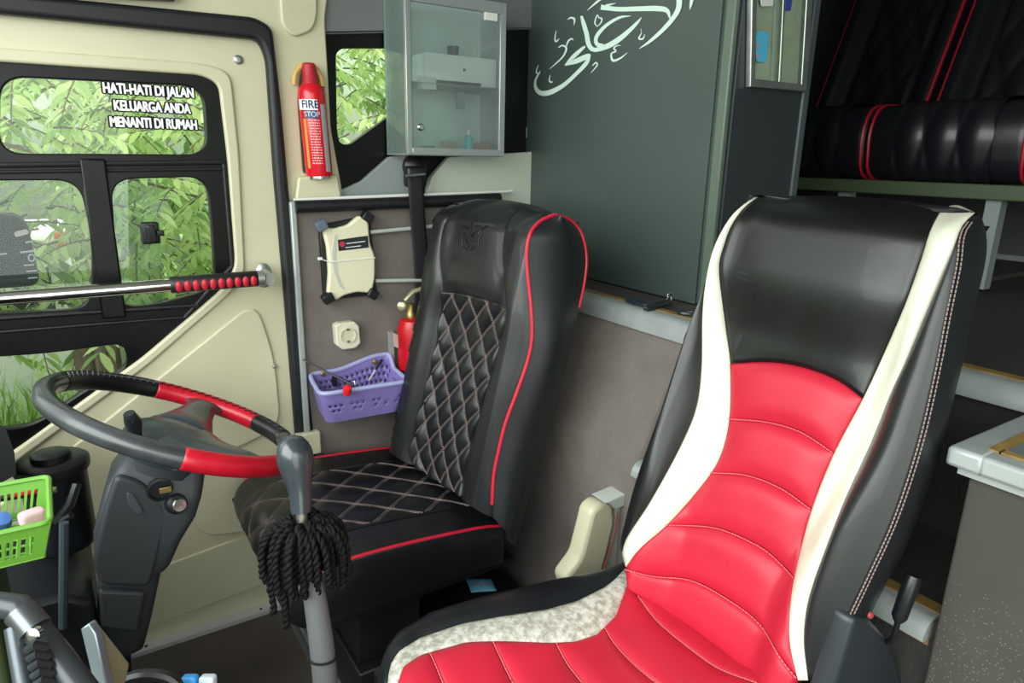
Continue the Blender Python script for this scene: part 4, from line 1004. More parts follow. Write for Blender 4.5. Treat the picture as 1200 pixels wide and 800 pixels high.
# ------------------------------------------------ chrome grab bar along the window
gbx = thing('grab_bar', onY(150, 338, 1.80), 'chrome bar with black and red ribbed grip across the side window', 'bar')
A, B = onY(-150, 361, 1.80), onY(199, 334, 1.80); Cg = onY(304, 326, 1.80)
obj('chrome_tube', MB().tube([A, B+(B-A)*.03], .0155, 18), CHROME, gbx)
gd = (Cg-B)/np.linalg.norm(Cg-B)
gp = obj('rubber_grip', MB().tube([B, B+gd*.004, Cg-gd*.004, Cg], [.0175, .0205, .0205, .0205, .0175], 20), mat('grip_rubber', '17181a', .5), gbx)
for k in range(10):
    c = B+(Cg-B)*(.085+.092*k); dirn = arr((-.35, -.92, -.12)); dirn = dirn-gd*(dirn@gd); dirn /= np.linalg.norm(dirn)
    obj('red_knuckle', MB().lathe([(.0095, -.004), (.0095, .0005), (.0075, .0025), (.001, .0035)], c+dirn*.0195, dirn, 14, sx=.85, sy=1.4, ux=gd), mat('red_rubber', 'c32238', .45), gp)
E1 = onY(313, 325, 1.83)
obj('end_cap', MB().lathe([(.021, -.012), (.021, .004), (.012, .008)], Cg+gd*.006, gd, 20), ALU, gbx)
obj('mount_flange', MB().lathe([(.028, 0), (.028, .006), (.018, .012), (.014, .075)], (E1[0], YD-.03, E1[2]), NY, 22, sx=.8, sy=1.2), ALU, gbx)

# ------------------------------------------------ fire extinguisher in the pillar niche
EC = onY(367, 150, 1.865); zb_, zt_ = onY(369, 206, 1.865)[2], onY(366, 98, 1.865)[2]
fe = thing('fire_extinguisher', (EC[0], 1.865, zb_), 'small red aerosol fire extinguisher in the cream pillar niche', 'extinguisher')
Hh = zt_-zb_; er = .035; tl = .02  # slight lean
exb = EC[0]+.010; axd = arr((-.045, 0, 1)); axd /= np.linalg.norm(axd)
o = obj('canister', MB().lathe([(er*.94, .0), (er, .006), (er, Hh-.028), (er*.93, Hh-.012), (er*.62, Hh)], (exb, 1.865, zb_), axd, 36), mat('extinguisher_red', 'cf1326', .25, coat=.2), fe)
obj('nozzle_cap', MB().lathe([(er*.6, 0), (er*.58, .006), (.019, .008), (.018, .045), (.013, .050), (.001, .051)], arr((exb, 1.865, zb_))+axd*Hh, axd, 24), mat('cap_dull_red', 'b01c2c', .5), fe)
obj('foot_ring', MB().lathe([(er*.9, -.006), (er*.9, 0)], (exb, 1.865, zb_), axd, 24), CHROME, fe)
def on_can(me, base_z, ang0, w0, rr=er+.0008):
    """wrap a flat mesh (x,z around 0) round the can"""
    for v in me.vertices:
        a = ang0+v.co.x/rr; q = arr((exb, 1.865, zb_))+axd*(base_z+v.co.z)+rr*arr((math.sin(a), -math.cos(a), 0)); v.co = Vector(q)
    return me
def band(z0, z1, a0, a1, rr):
    G = [[arr((exb, 1.865, zb_))+axd*z+rr*arr((math.sin(a), -math.cos(a), 0)) for a in np.linspace(a0, a1, 16)] for z in (z0, z1)]
    return MB().grid(G)
BLUEI = mat('label_blue', '1d2f78', .4); LBLW = mat('label_white', 'e9ecec', .4)
zf = Hh*.735; A0 = -.55
obj('label_band', band(zf-.005, zf+.021, A0-1.0, A0+.62, er+.0004), LBLW, fe, smooth=True)
obj('label_blue_band', band(zf-.026, zf-.006, A0-.42, A0+.62, er+.0004), BLUEI, fe)
def boldtext(t_, sz, k_=1.0):
    L_ = []
    for dx, dz in ((-.0007, 0), (.0007, 0), (0, .0005), (0, -.0005)):
        m_ = text_mesh(t_, sz, (0, 0, 0), XA, UP, .0003, 0)
        for v in m_.vertices: v.co.x = v.co.x*k_+dx; v.co.z += dz
        L_.append(m_)
    mb_ = join_mesh('x', L_); me_ = bpy.data.meshes.new('t'); me_.from_pydata(mb_.v, [], mb_.f); return me_
me = boldtext('FIRE', .0275, .95); obj('label_text', on_can(me, zf+.008, A0+.05, 0), BLUEI, fe, smooth=False)
me = boldtext('STOP', .0185, .95); obj('label_text', on_can(me, zf-.016, A0+.12, 0), LBLW, fe, smooth=False)
mb = MB(); rl = random.Random(5)
for k in range(17):
    z = Hh*.60-k*.0068
    if z < .012: break
    a = A0-.15
    while a < A0+.62:
        w_ = rl.uniform(.05, .2); q = band(z, z+.0028, a, min(a+w_, A0+.64), er+.0005); mb.add(q.v, q.f); a += w_+.05
obj('small_print', mb, mat('print_pale_pink', 'e9b0b4', .5), fe, smooth=False)
obj('yellow_strip', band(.02, Hh*.62, A0-.62, A0-.36, er+.0005), mat('label_orange', 'd98a3a', .5), fe)
obj('side_label', band(.012, Hh*.78, A0+.82, A0+1.3, er+.0005), mat('label_grey', 'a9adb4', .5), fe)
br_ = obj('holder_bracket', MB().box((exb-er-.012, 1.84, zf-.045), (exb-er+.004, 1.885, zf+.0)), mat('yellowed_cream', 'cfae62', .5), fe, bevel=.003)
obj('niche_hood', MB().tube([arr((exb-.013, 1.875, zt_-.0))+.037*arr((math.cos(t), 0, math.sin(t)*1.25)) for t in np.linspace(-.1, PI+.1, 20)], .007, 8), mat('yellowed_cream', 'cfae62', .5), fe)

# ------------------------------------------------ first aid cabinet with a glass door
YCf = 1.755
c00 = onY(478, 181, YCf); c11 = onY(590, 12, YCf); x0, x1 = c00[0], onY(591, 182, YCf)[0]; z0, z1 = c00[2], onY(479, 0, YCf)[2]
fa = thing('glass_cabinet', ((x0+x1)/2, 1.83, z0), 'steel framed glass first aid cabinet on the wall above the seat belt', 'cabinet')
t_ = .015
mb = MB().box((x0, YCf, z0), (x0+t_, YCf+.015, z1+.03)).box((x1-t_-.004, YCf, z0), (x1, YCf+.015, z1+.03)).box((x0+t_, YCf, z0), (x1-t_, YCf+.015, z0+t_+.004)).box((x0+t_, YCf, z1+.0), (x1-t_, YCf+.015, z1+.03))
obj('door_frame', mb, STEEL, fa, bevel=.0015)
SHG = glass('cabinet_side_glass', (.75, .84, .80), haze=.25, hazecol='9fb0a8')
obj('side_pane', MB().box((x0, YCf+.016, z0+.004), (x0+.004, 1.90, z1+.03)), SHG, fa)
obj('side_pane', MB().box((x1-.004, YCf+.016, z0+.004), (x1, 1.90, z1+.03)), STEEL, fa)
obj('cabinet_floor', MB().box((x0, YCf+.012, z0-.002), (x1, 1.90, z0+.004)), STEEL, fa)
obj('cabinet_back', MB().box((x0+.002, 1.893, z0), (x1, 1.90, z1+.03)), mat('cabinet_back', 'b4c4c0', .35), fa)
dg_ = obj('glass_door', MB().box((x0+t_, YCf+.004, z0+t_), (x1-t_, YCf+.008, z1)), glass('door_glass', (.95, .98, .97), haze=.10, hazecol='d5e2df'), fa)
p = onY(493, 149, YCf-.002)
lk = obj('lock', MB().lathe([(.0095, 0), (.0095, .006), (.006, .010), (.0015, .010)], p+(0, .004, 0), NY, 18), CHROME, dg_)
obj('hinge_clip', MB().box(onY(569, 23, YCf-.004)+(0, 0, -.0)+arr((0, 0, 0)), onY(583, 16, YCf-.004)+(0, .008, 0)), WHITE, dg_)
zsh = onY(530, 100, 1.80)[2]
obj('shelf', MB().box((x0+.006, YCf+.02, zsh-.004), (x1-.006, 1.89, zsh)), glass('shelf_glass', (.7, .85, .8), haze=.2), fa)
A = onY(499, 95, 1.79); B = onY(583, 70, 1.79)
wb = obj('white_box', MB().box((A[0], 1.79, zsh), (x1-.008, 1.88, B[2]+.0)), mat('box_white', 'f0f5f3', .5), loc=(A[0], 1.8, zsh), bevel=.002); tag(wb, 'white carton on the glass shelf of the wall cabinet', 'box')
p = onY(533, 66, 1.82); tag(obj('black_jar', MB().lathe([(.016, 0), (.016, .02), (.017, .021), (.017, .028)], (p[0], 1.83, B[2]), UP, 18), BLACKP, loc=(p[0], 1.83, B[2])), 'small black jar on top of the white carton', 'jar')
p = onY(544, 82, 1.789); obj('box_button', MB().lathe([(.004, 0), (.004, .002)], p, NY, 10), mat('dark_print', '3a4446', .5), wb)
o = tag(obj('tape_roll', MB().box(onY(494, 104, 1.78), onY(506, 92, 1.81)), mat('pale_box', 'cfd8d4', .5), loc=onY(500, 100, 1.79), bevel=.002), 'small pale box hanging left under the cabinet shelf', 'box')
o = tag(obj('metal_rail', MB().box(onY(506, 106, 1.79), onY(560, 98, 1.81)), mat('rail_dark', '4a5452', .4), loc=onY(530, 102, 1.8), bevel=.001), 'dark metal rail under the cabinet shelf', 'rail')
obj('bracket_leg', MB().box(onY(536, 128, 1.79), onY(543, 108, 1.80)), mat('rail_grey', '7d8a88', .4), o)
bz = z0+.006
def bottle(px, py, r, h, m, cm, lab, nm='bottle', Y=1.80):
    p = onY(px, py, Y); t = thing(nm, (p[0], Y, bz), lab, 'bottle')
    obj('body', MB().lathe([(r, 0), (r, h*.62), (r*.75, h*.72), (r*.4, h*.78)], (p[0], Y, bz), UP, 18), m, t); obj('lid', MB().lathe([(r*.42, 0), (r*.42, h*.2), (r*.2, h*.24)], (p[0], Y, bz+h*.76), UP, 14), cm, t)
bottle(549, 170, .013, .068, mat('cyan_liquid', '2fb4c8', .3), WHITE, 'small turquoise bottle at the bottom of the wall cabinet')
for x, y, m, l, hh in ((528, 172, 'a08a6e', 'tan packet standing left of the turquoise bottle in the cabinet', .035), (567, 170, 'a5705c', 'reddish brown packet right of the turquoise bottle in the cabinet', .032), (502, 173, '3f7f86', 'teal packet in the lower left of the cabinet', .02)):
    p = onY(x, y, 1.82); tag(obj('packet', MB().box((p[0]-.02, 1.82, bz), (p[0]+.022, 1.845, bz+hh)), mat('packet_'+m, m, .6), loc=(p[0], 1.83, bz), bevel=.002), l, 'packet')

# ------------------------------------------------ seat belt
sb = thing('seat_belt', onY(487, 205, 1.84), 'black seat belt hanging from its guide below the cabinet', 'seat belt')
obj('belt_guide', MB().loft(pill(onY(487, 207, 1.845), XA, UP, NY, .062, .060, .03, .012)), BLACKP, sb)
mb = MB().tube([onY(476, 206, 1.825), onY(498, 204, 1.825)], .0035, 8); obj('guide_bar', mb, ALU, sb)
obj('anchor_cover', MB().lathe([(.035, 0), (.035, .02), (.02, .035), (.001, .037)], onY(484, 195, 1.89), NY, 22), BLACKP, sb)
wp = [(487, 206, 1.828), (488, 230, 1.822), (490, 262, 1.835), (493, 300, 1.845), (494, 345, 1.85), (492, 420, 1.855)]
cl = cat([onY(*q) for q in wp], 24); G = [[c+arr((s*.024, 0, 0))+arr((0, -.0015*math.cos(s*1.5), 0)) for s in np.linspace(-1, 1, 7)] for c in cl]
obj('webbing', MB().grid(G), mat('black_webbing', '1a1b1e', .7, bump=.4, bscale=60, stretch=(1, 1, 12)), sb, solid=.0015)

# ------------------------------------------------ cream device clamped on the side panel
YV = 1.835
dv = thing('cream_device', onY(408, 300, 1.85), 'flat cream device with black rubber corners strapped to the side panel', 'device')
dpo = [(378, 266), (392, 268), (408, 264), (422, 252), (432, 258), (434, 285), (440, 300), (440, 325), (436, 344), (420, 342), (404, 346), (393, 353), (384, 346), (386, 320), (384, 290)]
obj('back_plate', plateY([(374, 264), (434, 252), (442, 345), (380, 352)], 1.853, .016, r=.01, bev=.003), BLACKP, dv)
bd = obj('body', plateY(dpo, YV, .022, r=.012, bev=.006), mat('cream_abs', 'e4dfc0', .4), dv)
obj('grey_swoosh', plateY([(392, 276), (395, 274), (393, 300), (396, 322), (404, 340), (398, 336), (391, 318), (389, 296)], YV-.0015, .003, r=.004), mat('swoosh_grey', 'c3c6c0', .5), bd)
lbp = [(396, 281), (431, 276), (432, 290), (397, 294)]
lb = obj('label_plate', plateY(lbp, YV-.0015, .003, r=.001), mat('label_black', '23262c', .4), bd)
p = onY(401, 286, YV-.0017); obj('label_dot', MB().lathe([(.008, 0), (.008, .0006)], p, NY, 12), mat('label_red', 'b8304a', .5), lb)
mb = MB()
for x, y, w_ in ((417, 284, .055), (414, 289, .045)): mb.obox(onY(x, y, YV-.002), onY(430, 276, YV)-onY(396, 280, YV), UP, YA, w_, .0022, .0006)
obj('label_print', mb, LBLW, lb, smooth=False)
for x, y, m in ((376, 264, mat('rubber_blue_grey', '5d6a78', .5)), (430, 254, BLACKP), (384, 349, BLACKP), (436, 344, BLACKP)):
    obj('corner_clip', MB().obox(onY(x, y, YV+.002), (1, 0, .5 if x < 410 else -.7), (-.5 if x < 410 else .7, 0, 1), YA, .03, .026, .028), m, dv, bevel=.003)
obj('zip_tie', MB().tube([onY(375, 303, YV+.005), onY(386, 307, YV-.003), onY(440, 302, YV-.001)], .0015, 6), WHITE, dv)
obj('tie_head', MB().obox(onY(375, 303, YV+.004), XA, UP, YA, .012, .008, .008), WHITE, dv, bevel=.001)
for (a, b), l in ((((434, 272), (508, 265)), 'upper pale rod running from the cream device behind the driver seat'), (((440, 329), (508, 328)), 'lower pale rod running from the cream device behind the driver seat')):
    A, B = onY(*a, 1.85), onY(*b, 1.85); t = tag(obj('pale_rod', MB().tube([A, B], .006, 10), mat('pale_rod', 'b4bab4', .4), loc=A), l, 'rod')
# wall socket
so = thing('wall_socket', onY(407, 394, 1.86), 'cream surface mounted power socket above the purple basket', 'socket')
oct_ = [(393, 382), (398, 379), (416, 377), (421, 382), (423, 402), (417, 408), (402, 410), (395, 405)]
bx_ = obj('housing', plateY(oct_, 1.838, .033, r=.004, bev=.004), mat('socket_cream', 'ddd8c2', .4), so)
p = onY(408, 393, 1.8375)
obj('socket_ring', MB().lathe([(.024, 0), (.024, .003), (.0205, .003), (.0195, -.002), (.001, -.002)], p, NY, 28), mat('socket_cream2', 'd2ccb4', .4), so)
for dx in (-.0085, .0085): obj('pin_hole', MB().lathe([(.0032, 0), (.0032, .0008)], p+(dx, -.0004+.002, .003*(-1 if dx < 0 else 1)), NY, 10), mat('hole_black', '0c0c0c', .8), so)
for dz in (-.018, .018): obj('earth_clip', MB().box(p+(-.004, -.003, dz-.003), p+(.004, .002, dz+.003)), mat('brass', 'a8925c', .35, metal=.8), so)
# small extinguisher half hidden by the seat
E2 = thing('small_extinguisher', onY(486, 400, 1.81), 'small red fire extinguisher half hidden behind the driver seat', 'extinguisher')
p = onY(482, 400, 1.81); zt2 = onY(470, 373, 1.81)[2]
obj('canister', MB().lathe([(.042, -.16), (.044, -.15), (.044, -.03), (.036, -.008), (.018, 0)], (p[0]+.004, 1.81, zt2), UP, 30), RED, E2)
obj('valve_body', MB().lathe([(.016, 0), (.016, .014), (.012, .02), (.012, .04), (.006, .044)], (p[0], 1.81, zt2), UP, 16), mat('brass', 'a8925c', .35, metal=.8), E2)
obj('gauge', MB().lathe([(.013, 0), (.013, .012), (.01, .014)], onY(471, 358, 1.79), (-.5, -1, .1), 18), mat('pale_brass', 'c0bc9a', .3, metal=.6), E2)
obj('valve_lever', MB().tube([onY(474, 352, 1.80), onY(484, 342, 1.80), onY(496, 338, 1.80)], [.006, .008, .008], 8), mat('pale_brass', 'c0bc9a', .3, metal=.6), E2)
a_ = onY(458, 424, 1.86); b_ = onY(458, 388, 1.86); obj('wall_bracket', MB().box((b_[0]-.006, 1.852, a_[2]), (b_[0]+.006, 1.87, b_[2])), ALUP, E2)
obj('strap_label', plateY([(461, 390), (466, 392), (467, 408), (462, 406)], 1.777, .003, r=.001), mat('label_pale', 'c8a8a0', .5), E2)

# ------------------------------------------------ purple basket
pbk = thing('purple_basket', onY(405, 455, 1.80), 'purple perforated plastic basket fixed to the side panel', 'basket')
PUR = mat('purple_plastic', '8577b8', .4)
zr = .728; A = onY(366, 437, 1.862); B = onY(459, 430, 1.862); FL = onZ(378, 464, zr); FR = onZ(459, 452, zr)
xl, xr = A[0]+.0, B[0]-.008; yb2, yf = 1.862, 1.725
fl_ = onZ(376, 463, zr); xl2 = fl_[0]; yf = max(1.70, fl_[1])
Lt = rnd([(xl2, yf), (xr-.012, yf-.012), (xr, yb2), (xl-.008, yb2)], [.03, .03, .015, .02], 6); nL = len(Lt)
ctr = Lt.mean(0)+arr((0, .01))
mb = MB(); rows = 12; cols = 96
Lt2 = resample(np.vstack([Lt, Lt[:1]]), cols+1)[:-1]
def zrim(p): 
    back = sm(p[1], yb2-.05, yb2); return zr+back*(.008+.028*sm(p[0], xl+.06, xr-.03))
zbase = zr-.095
V = np.zeros((rows+1, cols, 3))
for i in range(rows+1):
    t = i/rows
    for j in range(cols):
        p = ctr+(Lt2[j]-ctr)*(.84+.16*t); p[1] = yb2-(yb2-p[1])*1.0 if False else p[1]; V[i, j] = (p[0], min(p[1]+(1-t)*.012, yb2), zbase+(zrim(Lt2[j])-zbase)*t)
Fc = []
for i in range(rows):
    for j in range(cols):
        hole = (2 <= i <= 8) and (i % 2 == 0) and (j % 2 == (0 if (i//2) % 2 else 1)) and (j % 24) not in (0, 23)
        pj = V[i, j]
        if pj[1] < yf+.045 and not (3 <= i <= 7 and ((pj[0]-xl2)/.062) % 1 > .38): hole = False
        if hole: continue
        k = (j+1) % cols; Fc.append((i*cols+j, i*cols+k, (i+1)*cols+k, (i+1)*cols+j))
Fc.append(tuple(range(cols))); mb.add(V.reshape(-1, 3), Fc)
obj('basket_shell', mb, PUR, pbk, solid=.003, ang=50)
obj('rim', MB().tube(V[-1], .0065, 8, close=True), mat('lilac_plastic', 'a3a6d2', .4), pbk)
p = onY(439, 424, 1.855); obj('fixing_screw', MB().lathe([(.009, 0), (.009, .003), (.003, .005)], p, NY, 14), mat('brass', 'a8925c', .35, metal=.8), pbk)
p = onY(378, 438, 1.855); obj('fixing_screw', MB().lathe([(.008, 0), (.008, .003), (.003, .005)], p, NY, 14), mat('brass', 'a8925c', .35, metal=.8), pbk)
p = onY(448, 421, 1.85); q = onZ(432, 446, zr-.03)
t = thing('pen', q, 'dark pen leaning in the right of the purple basket', 'pen'); obj('barrel', MB().tube([q, (p+q)/2], .0035, 10), mat('pen_silver', 'b0b4c0', .3), t); obj('pen_clip_end', MB().tube([(p+q)/2, p], .004, 10), mat('pen_black', '1a1a1c', .3), t)
wt = thing('walkie_talkie', onZ(400, 456, .69), 'black walkie-talkie with long antenna lying in the purple basket', 'radio')
a_ = onZ(376, 452, .70); b_ = onZ(418, 455, .70); c_ = (a_+b_)/2
obj('radio_body', MB().loft(pill(c_+(0, .035, .008), b_-a_, np.cross(UP, b_-a_), UP, .13, .055, .03, .01)), BLACKP, wt)
obj('antenna', MB().tube([onZ(412, 450, .73), onY(384, 436, 1.79), onY(355, 421, 1.83)], [.004, .0028, .0022], 8), BLACKP, wt)
p = onZ(407, 457, .740); obj('red_knob', MB().lathe([(.011, -.012), (.012, .0), (.011, .010), (.006, .013)], p, (0, -.4, 1), 16), mat('red_knob', 'e0202c', .4), wt)
p = onZ(416, 452, .73); obj('metal_knob', MB().lathe([(.005, -.01), (.005, .014), (.004, .016)], p, (-.1, 0, 1), 12), CHROME, wt)
for k, (x, y, c_) in enumerate(((432, 456, '8fa8c8'), (445, 452, 'c8cfd6'), (425, 450, '3d4a66'))):
    p = onZ(x, y, .668); tag(obj('coin_packet', MB().obox(p, (1, .3*k-.3, .3), (0, 1, .3), (0, -.3, 1), .032, .026, .008), mat('foil_'+c_, c_, .3, metal=.3), loc=p, bevel=.002), ['light blue foil packet', 'silver foil packet', 'dark blue foil packet'][k]+' low in the purple basket', 'packet')

# ------------------------------------------------ hooks on the deck edge behind the driver
for k, (a, b, l) in enumerate((((736, 351), (760, 358), 'left black rubber hook on the deck edge below the green panel'), ((758, 361), (784, 353), 'middle hook with a chrome ring on the deck edge'), ((797, 366), (816, 368), 'right black rubber hook on the deck edge beside the red seat'))):
    A, B = onZ(*a, 1.012), onZ(*b, 1.012); t = thing('strap_hook', A, l, 'hook')
    c = (A+B)/2; d = (B-A); dl = np.linalg.norm(d); d /= dl; n_ = np.cross(UP, d)
    obj('hook_loop', MB().tube([c+d*dl*.55*math.cos(q)+n_*.010*math.sin(q) for q in np.linspace(0, 2*PI, 24)[:-1]], .0055, 8, close=True), mat('hook_blue_black', '232c33', .3), t)
    if k == 1: obj('chrome_ring', MB().tube([B+arr((0, 0, .008))+.012*(math.cos(q)*d+math.sin(q)*arr((0, 0, 1))) for q in np.linspace(0, 2*PI, 20)[:-1]], .0025, 6, close=True), CHROME, t)
# seat-belt stalk / armrest between the seats
am = thing('folded_armrest', T_(onY(700, 640, 1.10)), 'cream folded armrest with pale grey frame left of the red seat', 'armrest')
YA_ = 1.03
obj('cream_pad', plateY([(662, 679), (680, 655), (689, 620), (694, 599), (706, 589), (720, 594), (722, 612), (713, 650), (702, 690), (668, 700)], YA_, .05, r=.015, bev=.012), CREAM, am)
obj('frame_channel', plateY([(722, 596), (745, 586), (742, 640), (728, 668), (712, 700), (700, 690), (712, 652)], YA_+.012, .03, r=.004, bev=.003), mat('armrest_grey', 'b4b5a8', .45), am)
obj('channel_cap', plateY([(709, 589), (746, 573), (749, 580), (744, 588), (722, 597)], YA_-.0, .05, r=.003, bev=.003), mat('cap_pale', 'c6ccc4', .4), am)
obj('hinge_bracket', MB().box((.86, YA_+.01, 0), (.93, YA_+.04, .46)), BLACKP, am)
obj('red_edge', MB().tube([onY(724, 600, YA_-.001), onY(722, 622, YA_-.001), onY(712, 652, YA_-.001), onY(703, 680, YA_-.001)], .0016, 6), mat('dull_red', '9a3a3e', .5), am)
# blue packet under the driver's seat
p = onZ(562, 690, .195); pkx = thing('blue_packet', p, 'light blue sachet lying on the box under the driver seat', 'packet')
cB = arr((.80, 1.285, .197))
G = [[onZ(546+30*u+6*(1-v), 694-16*v-2*u*(1-v), .196)+arr((0, 0, .012*math.sin(PI*u)*math.sin(PI*v))) for u in np.linspace(0, 1, 10)] for v in np.linspace(0, 1, 8)]
pg = obj('sachet', MB().grid(G), mat('sachet_blue', '6fb6d8', .35), pkx, solid=.002)
mb = MB(); rl = random.Random(2)
for k in range(5): 
    q = onZ(554+4*k, 686-(k % 2)*3, .210); mb.tube([q, q+arr((.008, .004*(k % 3-1), 0))], .0016, 5)
obj('sachet_print', mb, mat('sachet_red', 'c04a6a', .5), pg)

# ------------------------------------------------ passenger seats on the deck
DARKL = mat('passenger_leather', '16181d', .34, bump=.1, bscale=300, coat=.15)
PIP = mat('dark_red_piping', 'a8182b', .4)
XB = 2.2; yb0 = 1.289; pitch = .46
zc0, zc1 = 1.305, 1.535
def pass_seat(k, lab):
    ya, yb3 = yb0-pitch*(k+1), yb0-pitch*k
    t = thing('passenger_seat', (XB+.25, (ya+yb3)/2, 1.0), lab, 'seat', None)
    prof = cat([(XB+.50, zc0), (XB+.1, zc0), (XB+.02, zc0+.02), (XB, zc0+.08), (XB-.005, zc0+.15), (XB+.02, zc1-.02), (XB+.07, zc1), (XB+.2, zc1+.0), (XB+.50, zc1-.03)], 40)
    o = obj('seat_cushion', MB().loft([[(p[0]*(k_)+(XB+.25)*(1-k_), y, p[1]*k_+(zc0+.12)*(1-k_)) for p in prof] for y, k_ in ((ya+.002, .93), (ya+.012, .99), (ya+.03, 1), (yb3-.03, 1), (yb3-.012, .99), (yb3-.002, .93))]), DARKL, t, ang=60)
    # quilted front on the cushion
    qa, qb = ya+.09, yb3-.09
    fp2 = prof[5:30]
    def S(u, v, off=0):
        x = v*(len(fp2)-1); i = min(int(x), len(fp2)-2); a = x-i; p = fp2[i]*(1-a)+fp2[i+1]*a; tn = fp2[i+1]-fp2[i]; tn /= np.linalg.norm(tn); nn = arr((-tn[1], tn[0]))
        return arr((p[0]+nn[0]*off, qa+(qb-qa)*u, p[1]+nn[1]*off))
    G = [[S(u, v, .002+.010*abs(math.sin(PI*(u*3+v*1.6))*math.sin(PI*(u*3-v*1.6)))**.5) for u in np.linspace(0, 1, 46)] for v in np.linspace(0, 1, 46)]
    obj('quilted_front', MB().grid(G), DARKL, o, ang=0)
    for y in (ya+.012, yb3-.012): obj('piping', MB().tube([(p[0]*1.0, y, p[1]) for p in prof[3:]], .005, 6), PIP, t)
    a = math.radians(22); U = arr((math.sin(a), 0, math.cos(a))); Nn = arr((-math.cos(a), 0, math.sin(a))); o0 = arr((XB+.44, 0, zc1-.06))
    def Bp(y, h, d): return o0+U*h+Nn*d+arr((0, y, 0))
    bol = lambda s: .05*sm(abs(s), .55, .78)-.05*sm(abs(s), .9, 1)
    G = [[Bp((ya+yb3)/2+s*(pitch/2-.004), h, .06+bol(s)+(.011*abs(math.sin(PI*(s*2.2+h*4))*math.sin(PI*(s*2.2-h*4)))**.5 if abs(s) < .5 else 0)) for s in np.linspace(-1, 1, 61)] for h in np.linspace(0, .75, 70)]
    Gb = [[Bp((ya+yb3)/2+s*(pitch/2-.004), h, -.06) for s in np.linspace(-1, 1, 61)] for h in (0, .75)]
    obj('backrest', MB().grid(G).grid(Gb).grid([G[-1], Gb[-1]]).grid([[r_[0] for r_ in (G[0], G[30], G[-1])], [Gb[0][0], Gb[0][0], Gb[-1][0]]]).grid([[r_[-1] for r_ in (G[0], G[30], G[-1])], [Gb[0][-1], Gb[0][-1], Gb[-1][-1]]]), DARKL, t, ang=0)
    for s in (-.93, .93): obj('piping', MB().tube([Bp((ya+yb3)/2+s*(pitch/2-.004), h, .100) for h in np.linspace(.0, .75, 12)], .0065, 6), PIP, t)
    mb = MB().box((XB+.05, ya+.06, 1.0), (XB+.09, ya+.10, zc0-.046))
    obj('seat_leg', mb, GREYL, t)
    return t
pass_seat(-1, 'black quilted passenger seat at the slate cabinet, only its right edge in view')
pass_seat(0, 'black quilted passenger seat on the deck, second from the slate cabinet')
pass_seat(1, 'black quilted passenger seat on the deck, cut off by the right picture edge')
tag(obj('seat_rail', MB().box((XB+.02, yb0-2*pitch, zc0-.045), (XB+.09, yb0+.4, zc0-.002)), mat('olive_rail', '4c5a40', .5), loc=(XB+.05, yb0, zc0-.04), bevel=.004), 'olive green metal rail under the passenger seats', 'rail')
struct(obj('trim_14', MB().box((3.1, -1.2, 1.0), (3.14, 1.98, 1.5)), mat('grey_rear_riser', '5a5d5c', .6)))
struct(obj('trim_15', MB().box((3.08, -1.2, 1.0), (3.1, 1.98, 1.02)), ALUP))

